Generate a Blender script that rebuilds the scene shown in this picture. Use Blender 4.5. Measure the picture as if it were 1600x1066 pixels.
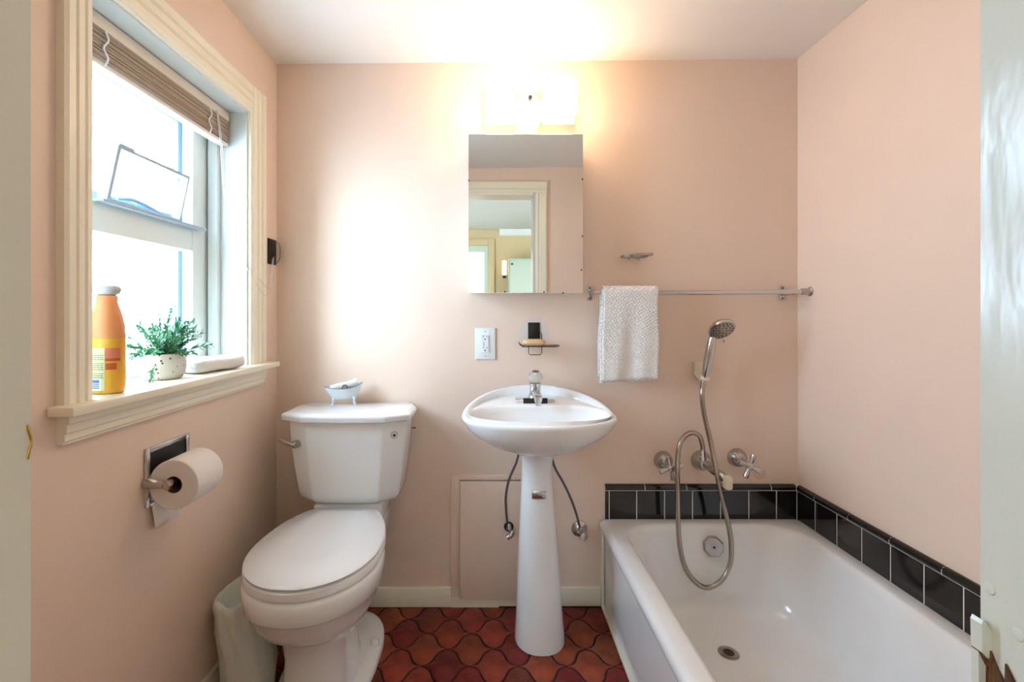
import bpy, bmesh, math, random
from mathutils import Vector, Matrix
random.seed(7)
for o in list(bpy.data.objects): bpy.data.objects.remove(o, do_unlink=True)
SC = bpy.context.scene; COL = SC.collection; PI = math.pi
R = math.radians
# ---------------------------------------------------------------- camera
cam_d = bpy.data.cameras.new('camera'); cam = bpy.data.objects.new('camera', cam_d); COL.objects.link(cam)
cam.location = (0, 0, 1.099); cam.rotation_euler = (R(90), 0, 0)
cam_d.sensor_width = 36; cam_d.lens = 36*735/1600; cam_d.clip_start = 0.02
cam_d.shift_x = (800-767)/1600; cam_d.shift_y = (490-533)/1600
SC.camera = cam
SC.view_settings.view_transform = 'Standard'; SC.view_settings.look = 'None'
SC.view_settings.gamma = 1; SC.view_settings.use_curve_mapping = False
SC.view_settings.exposure = 0.42
# ---------------------------------------------------------------- sky (overcast), lights
w = bpy.data.worlds.new('sky'); SC.world = w; w.use_nodes = True
nt = w.node_tree; bg = nt.nodes['Background']
tc = nt.nodes.new('ShaderNodeTexCoord'); sp = nt.nodes.new('ShaderNodeSeparateXYZ')
mr = nt.nodes.new('ShaderNodeMapRange'); cr = nt.nodes.new('ShaderNodeValToRGB')
nt.links.new(tc.outputs['Generated'], sp.inputs[0]); nt.links.new(sp.outputs['Z'], mr.inputs[0])
mr.inputs[1].default_value = -1; mr.inputs[2].default_value = 1
cr.color_ramp.elements[0].position = 0.0; cr.color_ramp.elements[0].color = (0.50, 0.64, 0.85, 1)
cr.color_ramp.elements[1].position = 0.75; cr.color_ramp.elements[1].color = (0.66, 0.84, 1.08, 1)
nt.links.new(mr.outputs[0], cr.inputs[0]); nt.links.new(cr.outputs[0], bg.inputs['Color'])
bg.inputs['Strength'].default_value = 24.0

def area(name, loc, rot, sx, sy, power, color, portal=False):
    d = bpy.data.lights.new(name, 'AREA'); d.shape = 'RECTANGLE'; d.size = sx; d.size_y = sy
    d.energy = power; d.color = color
    o = bpy.data.objects.new(name, d); COL.objects.link(o); o.location = loc; o.rotation_euler = rot
    if portal: d.cycles.is_portal = True
    return o
area('window_portal', (-1.02, 1.25, 1.35), (0, R(-90), 0), 0.95, 0.75, 1, (1, 1, 1), True)
area('hall_fill_light_a', (-1.5, -0.95, 1.35), (0, R(-90), 0), 1.3, 1.3, 3.6, (1.0, 0.95, 0.92))  # added fill light, no window is built in this hall wall
area('hall_fill_light_b', (1.8, -0.95, 1.35), (0, R(90), 0), 1.3, 1.3, 3.6, (1.0, 0.95, 0.92))  # second added fill, brightens the hall and doorway from the right
sd_ = bpy.data.lights.new('hazy_sun', 'SUN'); sd_.energy = 1.6; sd_.angle = R(30); sd_.color = (0.82, 0.92, 1.0)
so_ = bpy.data.objects.new('hazy_sun', sd_); COL.objects.link(so_)
so_.rotation_euler = Vector((1, 1.0, -.40)).to_track_quat('-Z', 'Y').to_euler()
LAMP_STRENGTH = 13.0
LAMP_COLOR = (1.0, 0.73, 0.47, 1)

# ---------------------------------------------------------------- materials
def lin(c):
    return tuple(((v/255)/12.92 if v/255 <= .04045 else ((v/255+.055)/1.055)**2.4) for v in c) + (1,)
MATS = {}
def mat(name, rgb, rough=.5, metal=0, bump=0, bscale=30, var=0, vscale=4, spec=.5, coat=0, trans=0, ior=1.45, sss=0, stretch=None, objvar=0, rgb2=None, detail=4):
    m = bpy.data.materials.new(name); m.use_nodes = True; n = m.node_tree.nodes; l = m.node_tree.links
    b = n['Principled BSDF']; c = lin(rgb)
    b.inputs['Base Color'].default_value = c; b.inputs['Roughness'].default_value = rough
    b.inputs['Metallic'].default_value = metal; b.inputs['Specular IOR Level'].default_value = spec
    b.inputs['Coat Weight'].default_value = coat; b.inputs['Coat Roughness'].default_value = .08
    b.inputs['Transmission Weight'].default_value = trans; b.inputs['IOR'].default_value = ior
    if sss:
        b.inputs['Subsurface Weight'].default_value = sss; b.inputs['Subsurface Scale'].default_value = .02
    t = n.new('ShaderNodeTexCoord'); mp = n.new('ShaderNodeMapping'); l.new(t.outputs['Object'], mp.inputs[0])
    if stretch: mp.inputs['Scale'].default_value = stretch
    if bump:
        nz = n.new('ShaderNodeTexNoise'); nz.inputs['Scale'].default_value = bscale; nz.inputs['Detail'].default_value = detail
        l.new(mp.outputs[0], nz.inputs['Vector'])
        bp = n.new('ShaderNodeBump'); bp.inputs['Strength'].default_value = bump; bp.inputs['Distance'].default_value = .01
        l.new(nz.outputs[0], bp.inputs['Height']); l.new(bp.outputs[0], b.inputs['Normal'])
    src = None
    if var or rgb2:
        nv = n.new('ShaderNodeTexNoise'); nv.inputs['Scale'].default_value = vscale; nv.inputs['Detail'].default_value = 5
        l.new(mp.outputs[0], nv.inputs['Vector'])
        rp = n.new('ShaderNodeValToRGB'); rp.color_ramp.elements[0].position = .35; rp.color_ramp.elements[1].position = .68
        c2 = lin(rgb2) if rgb2 else tuple(min(1, v*(1+var)) for v in c[:3])+(1,)
        c1 = c if rgb2 else tuple(v*(1-var) for v in c[:3])+(1,)
        rp.color_ramp.elements[0].color = c1; rp.color_ramp.elements[1].color = c2
        l.new(nv.outputs[0], rp.inputs[0]); src = rp.outputs[0]; l.new(src, b.inputs['Base Color'])
    if objvar:
        oi = n.new('ShaderNodeObjectInfo'); hs = n.new('ShaderNodeHueSaturation')
        m1 = n.new('ShaderNodeMapRange'); m1.inputs[3].default_value = 1-objvar; m1.inputs[4].default_value = 1+objvar*1.3
        m2 = n.new('ShaderNodeMapRange'); m2.inputs[3].default_value = .49; m2.inputs[4].default_value = .515
        ml = n.new('ShaderNodeMath'); ml.operation = 'FRACT'; mm = n.new('ShaderNodeMath'); mm.operation = 'MULTIPLY'; mm.inputs[1].default_value = 7.31
        l.new(oi.outputs['Random'], m1.inputs[0]); l.new(oi.outputs['Random'], mm.inputs[0]); l.new(mm.outputs[0], ml.inputs[0]); l.new(ml.outputs[0], m2.inputs[0])
        l.new(m1.outputs[0], hs.inputs['Value']); l.new(m2.outputs[0], hs.inputs['Hue'])
        if src: l.new(src, hs.inputs['Color'])
        else: hs.inputs['Color'].default_value = c
        l.new(hs.outputs[0], b.inputs['Base Color'])
    MATS[name] = m; return m
PINK = mat('pink_wall_paint', (239, 214, 194), .5, bump=.05, bscale=22, var=.02, vscale=3)
CEIL = mat('ceiling_paint', (241, 234, 225), .55, bump=.03, bscale=12)
CREAM = mat('cream_trim_paint', (248, 240, 218), .33, bump=.03, bscale=30)
JAMB = mat('old_jamb_paint', (208, 211, 204), .22, bump=.2, bscale=28, stretch=(1, 1, .35), var=.04, vscale=9)
JAMBL = mat('left_jamb_paint', (206, 203, 192), .35, bump=.08, bscale=20)
SASH = mat('white_sash_paint', (226, 232, 228), .35, bump=.03, bscale=25)
CER = mat('white_porcelain', (249, 250, 250), .08, coat=.5)
SEAT = mat('white_seat_plastic', (248, 249, 250), .16)
ENAM = mat('tub_enamel', (246, 247, 249), .14, coat=.4, rgb2=(241, 239, 234), vscale=3)
CHROME = mat('chrome', (205, 205, 205), .12, 1)
SATIN = mat('worn_chrome', (184, 180, 176), .25, 1, var=.1, vscale=40)
BLACK = mat('black_metal', (18, 18, 22), .4)
BTILE = mat('black_glazed_tile', (13, 11, 11), .07, var=.25, vscale=12, coat=.6)
GROUT = mat('white_grout', (228, 222, 214), .9)
TERRA = mat('terracotta', (112, 38, 29), .5, bump=.4, bscale=60, rgb2=(150, 58, 40), vscale=14, objvar=.34)
FGROUT = mat('dark_floor_grout', (62, 34, 28), .85, bump=.4, bscale=120, var=.3, vscale=30)
MIRROR = mat('mirror_glass', (232, 236, 234), .01, 1)
WHITE = mat('white_plastic', (238, 240, 238), .25)
IVORY = mat('ivory_plastic', (240, 228, 206), .35)
TOWEL = mat('white_terry', (240, 236, 230), .95, bump=.6, bscale=260, sss=.1)
PAPER = mat('toilet_paper', (240, 232, 226), .95, bump=.08, bscale=200)
CORE = mat('cardboard_core', (120, 92, 70), .9)
BRASS = mat('brass', (190, 150, 70), .25, 1)
SOAP = mat('peach_soap', (236, 196, 150), .4, sss=.3)
PATCH = mat('pale_wall_patch', (228, 214, 204), .5)
WALLSHADOW = mat('painted_wall_shadow', (226, 196, 176), .5)
WOOD = mat('dark_broken_wood', (58, 38, 30), .6, bump=.8, bscale=60, stretch=(6, 6, .6), rgb2=(120, 78, 42), vscale=18)
BAG = mat('bin_bag', (226, 230, 222), .3, bump=.5, bscale=14, sss=.3)
POT = mat('pot_base', (228, 224, 216), .6)
LEAF = mat('green_sprigs', (40, 104, 70), .5, rgb2=(78, 146, 92), vscale=20)
STEM = mat('stem_green', (70, 120, 84), .6)
GREY = mat('grey_flex', (112, 112, 118), .35, .8)
HOSE = mat('steel_hose', (172, 162, 150), .25, 1)
BLINDW = mat('blind_slat', (186, 166, 146), .5, objvar=.3)
BLINDT = mat('blind_headrail', (226, 216, 200), .4)
STORM = mat('blue_grey_frame', (128, 158, 180), .4)
ALU = mat('white_aluminium', (164, 178, 188), .4)
BEIGE = mat('hall_beige_paint', (172, 148, 104), .6)
HCEIL = mat('hall_ceiling_paint', (188, 188, 172), .7, bump=.4, bscale=8)
HDOOR = mat('hall_door_paint', (160, 164, 140), .5)
HFLOOR = mat('hall_floor_wood', (120, 84, 58), .5, var=.2)
BOTTLE = mat('orange_bottle', (242, 164, 104), .18, sss=.3)
BOTY = mat('yellow_bottle', (244, 184, 66), .18, sss=.3)
CAP = mat('pearl_cap', (196, 196, 194), .2)
LABEL = mat('cream_label', (226, 222, 168), .4)
REDL = mat('red_label', (208, 92, 52), .4)
INK = mat('grey_ink', (120, 118, 96), .6)
NAVY = mat('blue_ink', (96, 116, 170), .5)
DARK = mat('dark_slot', (40, 40, 42), .5)
TINB = mat('pale_blue_tin', (222, 230, 234), .3)
STEELB = mat('blue_grey_edge', (110, 130, 145), .4)
ACRYL = mat('clear_acrylic', (240, 244, 240), .05, trans=.75, ior=1.4)
# speckled pot
def speckle():
    n = POT.node_tree.nodes; l = POT.node_tree.links; b = n['Principled BSDF']
    t = n.new('ShaderNodeTexCoord'); v = n.new('ShaderNodeTexVoronoi'); v.inputs['Scale'].default_value = 75
    r = n.new('ShaderNodeValToRGB'); r.color_ramp.elements[0].position = .17; r.color_ramp.elements[1].position = .23
    r.color_ramp.elements[0].color = lin((92, 76, 74)); r.color_ramp.elements[1].color = lin((204, 202, 196))
    l.new(t.outputs['Object'], v.inputs['Vector']); l.new(v.outputs['Distance'], r.inputs[0]); l.new(r.outputs[0], b.inputs['Base Color'])
speckle()
def waffle(m, sc=330, st=.4):
    n = m.node_tree.nodes; l = m.node_tree.links; b = n['Principled BSDF']
    t = n.new('ShaderNodeTexCoord'); out = []
    for ang in (33, -57):
        mp = n.new('ShaderNodeMapping'); mp.inputs['Rotation'].default_value = (0, R(ang), 0)
        wv = n.new('ShaderNodeTexWave'); wv.inputs['Scale'].default_value = sc/6.28*.62; wv.inputs['Distortion'].default_value = .6; wv.bands_direction = 'X'
        l.new(t.outputs['Object'], mp.inputs[0]); l.new(mp.outputs[0], wv.inputs['Vector']); out.append(wv.outputs['Fac'])
    mx = n.new('ShaderNodeMath'); mx.operation = 'MULTIPLY'; l.new(out[0], mx.inputs[0]); l.new(out[1], mx.inputs[1])
    bp = n.new('ShaderNodeBump'); bp.inputs['Strength'].default_value = st; bp.inputs['Distance'].default_value = .006
    l.new(mx.outputs[0], bp.inputs['Height']); l.new(bp.outputs[0], b.inputs['Normal'])
WAFFLE = mat('white_waffle_terry', (240, 234, 228), .95, sss=.1); waffle(WAFFLE)
def emis(name, col, st):
    m = bpy.data.materials.new(name); m.use_nodes = True; n = m.node_tree.nodes
    b = n['Principled BSDF']; b.inputs['Base Color'].default_value = (.9, .85, .8, 1); b.inputs['Roughness'].default_value = .3
    b.inputs['Emission Color'].default_value = col; b.inputs['Emission Strength'].default_value = st
    return m
SHADE = emis('lit_frosted_shade', LAMP_COLOR, LAMP_STRENGTH)
HLAMP = emis('lit_hall_lamp', (1, .8, .5, 1), 3.5)
def glass():
    m = bpy.data.materials.new('window_glass'); m.use_nodes = True; n = m.node_tree.nodes; l = m.node_tree.links
    n.remove(n['Principled BSDF']); o = n['Material Output']
    t = n.new('ShaderNodeBsdfTransparent'); g = n.new('ShaderNodeBsdfGlossy'); g.inputs['Roughness'].default_value = .02
    t.inputs[0].default_value = (.94, .97, .97, 1)
    x = n.new('ShaderNodeMixShader'); lw = n.new('ShaderNodeLayerWeight'); lw.inputs[0].default_value = .5
    pw_ = n.new('ShaderNodeMath'); pw_.operation = 'POWER'; pw_.inputs[1].default_value = 5
    f = n.new('ShaderNodeMath'); f.operation = 'MULTIPLY_ADD'; f.inputs[1].default_value = .7; f.inputs[2].default_value = .04
    l.new(lw.outputs['Facing'], pw_.inputs[0]); l.new(pw_.outputs[0], f.inputs[0])
    l.new(f.outputs[0], x.inputs[0]); l.new(t.outputs[0], x.inputs[1]); l.new(g.outputs[0], x.inputs[2]); l.new(x.outputs[0], o.inputs['Surface'])
    return m
GLASS = glass()

# ---------------------------------------------------------------- helpers
def BM(): return bmesh.new()
def link(name, bm, m, parent=None, ang=35, smooth=True):
    me = bpy.data.meshes.new(name); bmesh.ops.recalc_face_normals(bm, faces=bm.faces[:]); bm.to_mesh(me); bm.free()
    if smooth:
        for p in me.polygons: p.use_smooth = True
        me.set_sharp_from_angle(angle=R(ang))
    if m: me.materials.append(m)
    o = bpy.data.objects.new(name, me); COL.objects.link(o)
    if parent: attach(o, parent)
    return o
def wloc(o):
    v = Vector(o.get('_w', (0, 0, 0))); return v
def attach(o, parent):
    o.parent = parent; o.matrix_parent_inverse = Matrix.Translation(-wloc(parent))
def tag(o, label, cat, group=None, kind=None):
    o['label'] = label; o['category'] = cat
    if group: o['group'] = group
    if kind: o['kind'] = kind
    return o
def thing(name, label, cat, loc=(0, 0, 0), group=None, kind=None):
    o = bpy.data.objects.new(name, None); COL.objects.link(o); o.location = loc; o['_w'] = tuple(loc); o.empty_display_size = .05
    return tag(o, label, cat, group, kind)
def box(bm, x0, x1, y0, y1, z0, z1, bev=0, seg=2):
    vs = [bm.verts.new((x, y, z)) for x in (x0, x1) for y in (y0, y1) for z in (z0, z1)]
    fs = [bm.faces.new([vs[i] for i in f]) for f in ((0, 1, 3, 2), (4, 6, 7, 5), (0, 4, 5, 1), (2, 3, 7, 6), (0, 2, 6, 4), (1, 5, 7, 3))]
    if bev:
        es = set(e for f in fs for e in f.edges)
        bmesh.ops.bevel(bm, geom=list(es), offset=bev, segments=seg, affect='EDGES', profile=.5)
def B(*a, **k):
    bm = BM(); box(bm, *a, **k); return bm
def rings(bm, rs, cap0=True, cap1=True, closed=True):
    prev = None; first = None
    for r in rs:
        vs = [bm.verts.new(p) for p in r]
        if prev:
            n = len(vs)
            for i in range(n if closed else n-1):
                j = (i+1) % n; bm.faces.new((prev[i], prev[j], vs[j], vs[i]))
        else: first = vs
        prev = vs
    if cap0: bm.faces.new(first[::-1])
    if cap1: bm.faces.new(prev)
    return bm
def basis(d):
    d = Vector(d).normalized(); u = Vector((0, 0, 1)) if abs(d.z) < .9 else Vector((1, 0, 0))
    a = d.cross(u).normalized(); b = d.cross(a).normalized(); return a, b, d
def lathe(bm, o, d, prof, n=24, cap0=True, cap1=True, ph=0):
    a, b, d = basis(d); o = Vector(o)
    return rings(bm, [[o + d*h + a*(r*math.cos(2*PI*i/n+ph)) + b*(r*math.sin(2*PI*i/n+ph)) for i in range(n)] for r, h in prof], cap0, cap1)
def L(*a, **k):
    bm = BM(); lathe(bm, *a, **k); return bm
def catmull(pts, per=8):
    P = [Vector(p) for p in pts]; P = [P[0]*2-P[1]] + P + [P[-1]*2-P[-2]]; out = []
    for i in range(1, len(P)-2):
        for k in range(per):
            t = k/per; a, b, c, d = P[i-1:i+3]
            out.append(.5*((2*b)+(c-a)*t+(2*a-5*b+4*c-d)*t*t+(3*b-a-3*c+d)*t**3))
    out.append(P[-2]); return out
def tube(bm, pts, rad, n=8, per=8, rib=0, smooth=True):
    p = catmull(pts, per) if smooth else [Vector(q) for q in pts]
    if rib:
        q = [p[0]]; acc = 0; step = rib/2
        for i in range(1, len(p)):
            seg = p[i]-p[i-1]; Ls = seg.length; s = step-acc
            while s <= Ls: q.append(p[i-1]+seg*(s/Ls)); s += step
            acc = (Ls-(s-step))
        p = q
    t = (p[1]-p[0]).normalized(); a, b, _ = basis(t); rs = []
    for i in range(len(p)):
        tn = (p[min(i+1, len(p)-1)]-p[max(i-1, 0)])
        tn = tn.normalized() if tn.length > 1e-9 else t
        a = (a - tn*a.dot(tn)).normalized(); b = tn.cross(a)
        r = rad(i/(len(p)-1)) if callable(rad) else rad
        if rib: r *= (1 if i % 2 else .84)
        rs.append([p[i]+a*(r*math.cos(2*PI*k/n))+b*(r*math.sin(2*PI*k/n)) for k in range(n)])
    return rings(bm, rs)
def T(*a, **k):
    bm = BM(); tube(bm, *a, **k); return bm
def prism(bm, pts, vec):
    v = Vector(vec); a = [bm.verts.new(p) for p in pts]; b = [bm.verts.new(Vector(p)+v) for p in pts]
    bm.faces.new(a); bm.faces.new(b[::-1]); n = len(a)
    for i in range(n): bm.faces.new((a[i], b[i], b[(i+1) % n], a[(i+1) % n]))
    return bm
def rrect(cx, cy, hx, hy, r, z, n=6, m=4):
    """rounded rectangle, corner arcs plus m points on each side"""
    out = []
    cs = [(cx+hx-r, cy+hy-r, 0), (cx-hx+r, cy+hy-r, 90), (cx-hx+r, cy-hy+r, 180), (cx+hx-r, cy-hy+r, 270)]
    arcs = [[(x+r*math.cos(R(a+90*i/n)), y+r*math.sin(R(a+90*i/n)), z) for i in range(n+1)] for x, y, a in cs]
    for i in range(4):
        out += arcs[i]; p, q = arcs[i][-1], arcs[(i+1) % 4][0]
        out += [(p[0]+(q[0]-p[0])*k/m, p[1]+(q[1]-p[1])*k/m, z) for k in range(1, m)]
    return out
def egg(cx, yc, hw, bf, bb, z, n=40, p=2.0, clip=None):
    out = []
    for i in range(n):
        a = 2*PI*i/n; c, s = math.cos(a), math.sin(a)
        x = cx + hw*math.copysign(abs(c)**(2/p), c); y = yc + (bb if s > 0 else bf)*math.copysign(abs(s)**(2/p), s)
        if clip and y > clip: y = clip
        out.append((x, y, z))
    return out
YB = 1.771; XL = -.807; XR = 1.155; ZC = 2.048; YF = .25
def dup(o, parent=None):
    c = o.copy(); COL.objects.link(c)
    if parent: c.parent = parent
    return c

# ================================================================ ROOM SHELL
s = link('wall_back', B(XL-.12, XR+.12, YB, YB+.12, -.05, 2.2), PINK, smooth=False)
wall_back = tag(s, 'pink painted back wall behind the toilet and sink', 'wall', kind='structure')
wall_right = tag(link('wall_right', B(XR, XR+.12, .13, YB, -.05, 2.2), PINK, smooth=False), 'pink painted right wall beside the bathtub', 'wall', kind='structure')
# left wall with the window hole (y .941..1.561, z .91..1.769)
WY0, WY1, WZ0, WZ1 = .941, 1.561, .910, 1.769
bm = BM()
box(bm, XL-.15, XL, .13, WY0, -.05, 2.2); box(bm, XL-.15, XL, WY1, YB, -.05, 2.2)
box(bm, XL-.15, XL, WY0, WY1, -.05, WZ0); box(bm, XL-.15, XL, WY0, WY1, WZ1, 2.2)
wall_left = tag(link('wall_left', bm, PINK, smooth=False), 'pink painted left wall around the window', 'wall', kind='structure')
DX0, DX1, DZ = -.2563, .2727, 1.868
bm = BM()
box(bm, XL-.12, DX0-.02, .13, YF, -.05, 2.2); box(bm, DX1+.02, XR+.12, .13, YF, -.05, 2.2); box(bm, DX0-.02, DX1+.02, .13, YF, DZ+.02, 2.2)
tag(link('wall_front', bm, PINK, smooth=False), 'pink wall around the bathroom doorway, seen in the mirror', 'wall', kind='structure')
bm = BM()
prism(bm, [(XL-.12, .13, 2.036), (XR+.12, .13, 2.060), (XR+.12, .13, 2.2), (XL-.12, .13, 2.2)], (0, YB-.13, 0))
tag(link('ceiling', bm, CEIL, smooth=False), 'off white painted ceiling over the bathroom', 'ceiling', kind='structure')
floor = tag(link('floor', B(XL-.02, XR+.02, .13, YB, -.05, -.0035), FGROUT, smooth=False), 'terracotta lantern tile floor with dark grout', 'floor', kind='structure')
# ---- floor tiles (ogee lantern tiles), each its own object
TA, TBb = .0755, .0758
def ogee(shrink=.0034):
    tips = [(TA, 0), (0, TBb), (-TA, 0), (0, -TBb)]; pts = []
    for k in range(4):
        p = Vector(tips[k]); q = Vector(tips[(k+1) % 4]); d = q-p; n = Vector((d.y, -d.x)).normalized()
        sg = 1 if k in (0, 2) else -1     # concave near the side tips, bulging near top and bottom
        for i in range(7):
            t = i/7; pts.append(p + d*t + n*(-sg*.0085*math.sin(2*PI*t)))
    n = len(pts); out = []
    for i in range(n):
        a, b = pts[i-1], pts[(i+1) % n]; t = (b-a)
        nn = Vector((t.y, -t.x)).normalized(); out.append(pts[i]-nn*shrink)
    return [(v.x, v.y) for v in out]
OG = ogee()
def clip_poly(P, ax, val, keep_less):
    out = []
    for i in range(len(P)):
        a, b = P[i-1], P[i]; ia = (a[ax] < val) == keep_less; ib = (b[ax] < val) == keep_less
        if ia != ib:
            t = (val-a[ax])/(b[ax]-a[ax]); out.append((a[0]+(b[0]-a[0])*t, a[1]+(b[1]-a[1])*t))
        if ib: out.append(b)
    return out
def tile_mesh(P, top=.0):
    bm = BM(); cx = sum(p[0] for p in P)/len(P); cy = sum(p[1] for p in P)/len(P)
    def inset(k): 
        o = []
        for p in P:
            d = Vector((p[0]-cx, p[1]-cy)); ln = max(d.length, 1e-5); o.append((p[0]-d.x/ln*k, p[1]-d.y/ln*k))
        return o
    I = inset(.003)
    rings(bm, [[(x, y, -.0035) for x, y in P], [(x, y, top-.0018) for x, y in P], [(x, y, top) for x, y in I]], cap0=False)
    return bm
full = None
for j in range(-1, 12):
    for i in range(-8, 9):
        for h in (0, 1):
            cx = -.0665 + i*2*TA + h*TA; cy = 1.5425 + 2*TBb - j*2*TBb + h*TBb
            if cy < YF-.1 or cx < XL-.1 or cx > .5: continue
            x0, x1, y1 = XL+.014, .418, YB-.012
            P = [(x+cx, y+cy) for x, y in OG]
            inside = all(x0 < p[0] < x1 and p[1] < y1 for p in P)
            if inside:
                if full is None:
                    full = link('tile', tile_mesh(OG), TERRA, floor, ang=60); o = full
                else: o = dup(full)
                o.location = (cx, cy, random.uniform(-.001, .001)); o.rotation_euler = (random.uniform(-.006, .006), random.uniform(-.006, .006), 0)
            else:
                for ax, v, k in ((0, x0, False), (0, x1, True), (1, y1, True)): 
                    if P: P = clip_poly(P, ax, v, k)
                if len(P) > 3:
                    ar = abs(sum(P[q-1][0]*P[q][1]-P[q][0]*P[q-1][1] for q in range(len(P))))/2
                    if ar > 2e-4: link('tile', tile_mesh(P), TERRA, floor, ang=60)
# ---- baseboards
bm = BM(); box(bm, XL, -.150, YB-.013, YB, 0, .072, bev=.002); box(bm, -.150, .03, YB-.013, YB, 0, .030); box(bm, .03, .412, YB-.013, YB, .004, .072, bev=.002)
tag(link('baseboard_back', bm, CREAM), 'cream baseboard along the back wall', 'baseboard', kind='structure')
tag(link('baseboard_left', B(XL, XL+.014, YF, YB-.013, 0, .075, bev=.003), CREAM), 'cream baseboard along the left wall', 'baseboard', kind='structure')
# ---- access panel
t = thing('access_panel', 'pink painted access panel on the wall behind the sink pedestal', 'panel', (0, YB-.02, .03))
bm = BM(); box(bm, -.150, -.116, YB-.009, YB-.0005, .074, .492, bev=.001); box(bm, -.116, .22, YB-.009, YB-.0005, .474, .492, bev=.001)
link('panel_frame', bm, PINK, t)
link('cover_board', B(-.115, .19, YB-.020, YB-.0135, .034, .473, bev=.0015), PINK, t)
# ---- wall patches, chips and one painted shadow
def blob(cx, cz, rx, rz, y, m, name, par, n=16, j=.12, th=.0012):
    bm = BM(); pts = [(cx+rx*math.cos(2*PI*i/n)*(1+random.uniform(-j, j)), y, cz+rz*math.sin(2*PI*i/n)*(1+random.uniform(-j, j))) for i in range(n)]
    prism(bm, pts, (0, -th, 0)); return link(name, bm, m, par, smooth=False)
def pb(px, py, Y=YB): return ((px-767)*Y/735, 1.099+(490-py)*Y/735)
x, z = pb(835, 520); blob(x, z, .056, .062, YB+.0005, PATCH, 'bare_and_shadow_patch', wall_back, j=.05)
for px, py, rx, rz in ((808, 601, .012, .005), (790, 603, .009, .004), (881, 597, .009, .006), (898, 599, .009, .005), (905, 601, .005, .003), (775, 606, .01, .003), (1014, 606, .009, .003), (776, 562, .01, .003)):
    x, z = pb(px, py); blob(x, z, rx, rz, YB+.0005, PATCH, 'paint_chip', wall_back, n=10, j=.35)
x, z = pb(1187, 741); blob(x, z, .026, .02, YB+.0005, WALLSHADOW, 'bare_and_shadow_patch', wall_back, j=.06)  # shadow beside the right tap handle, painted as a darker oval

# ---- black splash tiles on back and right wall
TZ0, TZ1, CZ1 = .333, .435, .458
def gx(px, Y=1.763): return (px-767)*Y/735
link('grout_bed', B(.428, XR, YB-.0075, YB+.001, .318, .448), GROUT, wall_back, smooth=False)
jx = [951.9, 994.8, 1038.4, 1082.1, 1126.1, 1170.1, 1213.2]
edges = [.4265] + [gx(p) for p in jx] + [XR-.008]
for a, b in zip(edges[:-1], edges[1:]):
    link('tile', B(a+.0018, b-.0018, YB-.009, YB-.001, TZ0-.012, TZ1-.0016, bev=.001, seg=1), BTILE, wall_back)
def capprof(depth=.012):
    return [(0, TZ1+.002), (depth-.001, TZ1+.002), (depth+.001, TZ1+.006), (depth+.001, TZ1+.013), (depth-.003, CZ1-.003), (depth-.008, CZ1), (0, CZ1)]
link('cap_grout', B(.428, XR, YB-.0118, YB+.001, .4375, .449), GROUT, wall_back, smooth=False)
link('cap_grout', B(.428, XR, YB-.0070, YB+.001, .449, .4555), GROUT, wall_back, smooth=False)
link('cap_grout', B(XR-.0118, XR+.001, YF, YB-.013, .4375, .449), GROUT, wall_right, smooth=False)
link('cap_grout', B(XR-.0070, XR+.001, YF, YB-.013, .449, .4555), GROUT, wall_right, smooth=False)
edges = [.4265] + [gx(p, 1.757) for p in (1008.2, 1073.4, 1139.9, 1205.8)] + [XR-.013]
for a, b in zip(edges[:-1], edges[1:]):
    bm = BM(); prism(bm, [(a+.0018, YB-.0005-u, v) for u, v in capprof()], (b-a-.0036, 0, 0)); link('cap_tile', bm, BTILE, wall_back, ang=50)
link('grout_bed', B(XR-.0075, XR+.001, YF, YB-.0075, .318, .448), GROUT, wall_right, smooth=False)
ys = [YB-.009, 1.664]
while ys[-1] > .36: ys.append(ys[-1]-.1045)
ys.append(YF)
for a, b in zip(ys[1:], ys[:-1]):
    if b-a > .006: link('tile', B(XR-.009, XR-.001, a+.0018, b-.0018, TZ0-.012, TZ1-.0016, bev=.001, seg=1), BTILE, wall_right)
ys = [YB-.0135, 1.664]
while ys[-1] > .42: ys.append(ys[-1]-.157)
ys.append(YF)
for a, b in zip(ys[1:], ys[:-1]):
    if b-a > .006:
        bm = BM(); prism(bm, [(XR-.0005-u, a+.0018, v) for u, v in capprof()], (0, b-a-.0036, 0)); link('cap_tile', bm, BTILE, wall_right, ang=50)

# ================================================================ WINDOW
win = thing('window_1', 'window in the left wall with cream casing and deep sill', 'window', (XL, 1.25, .91), kind='structure')
def casing_part(a0, a1, along, prof, m=CREAM, name='casing', par=win):
    """moulded board: along 'z' (vertical) between a0..a1, prof = [(y, x)]"""
    bm = BM()
    if along == 'z': prism(bm, [(x, y, a0) for y, x in prof], (0, 0, a1-a0))
    else: prism(bm, [(x, a0, y) for y, x in prof], (0, a1-a0, 0))
    return link(name, bm, m, par, ang=25)
def moulding(u0, u1, X=XL):      # profile from the outer edge u0 to the inner edge u1
    s = u1-u0
    P = [(0, 0), (0, .016), (.10, .020), (.30, .020), (.36, .014), (.42, .019), (.60, .019), (.66, .013), (.72, .018), (.88, .016), (.93, .011), (1, .010), (1, 0)]
    return [(u0+s*u, X+d) for u, d in P]
casing_part(.928, 1.769+.089, 'z', moulding(.872, WY0))
casing_part(.928, 1.769+.089, 'z', moulding(1.658, WY1))
casing_part(WY0+.0005, WY1-.0005, 'y', moulding(1.858, WZ1))
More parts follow.
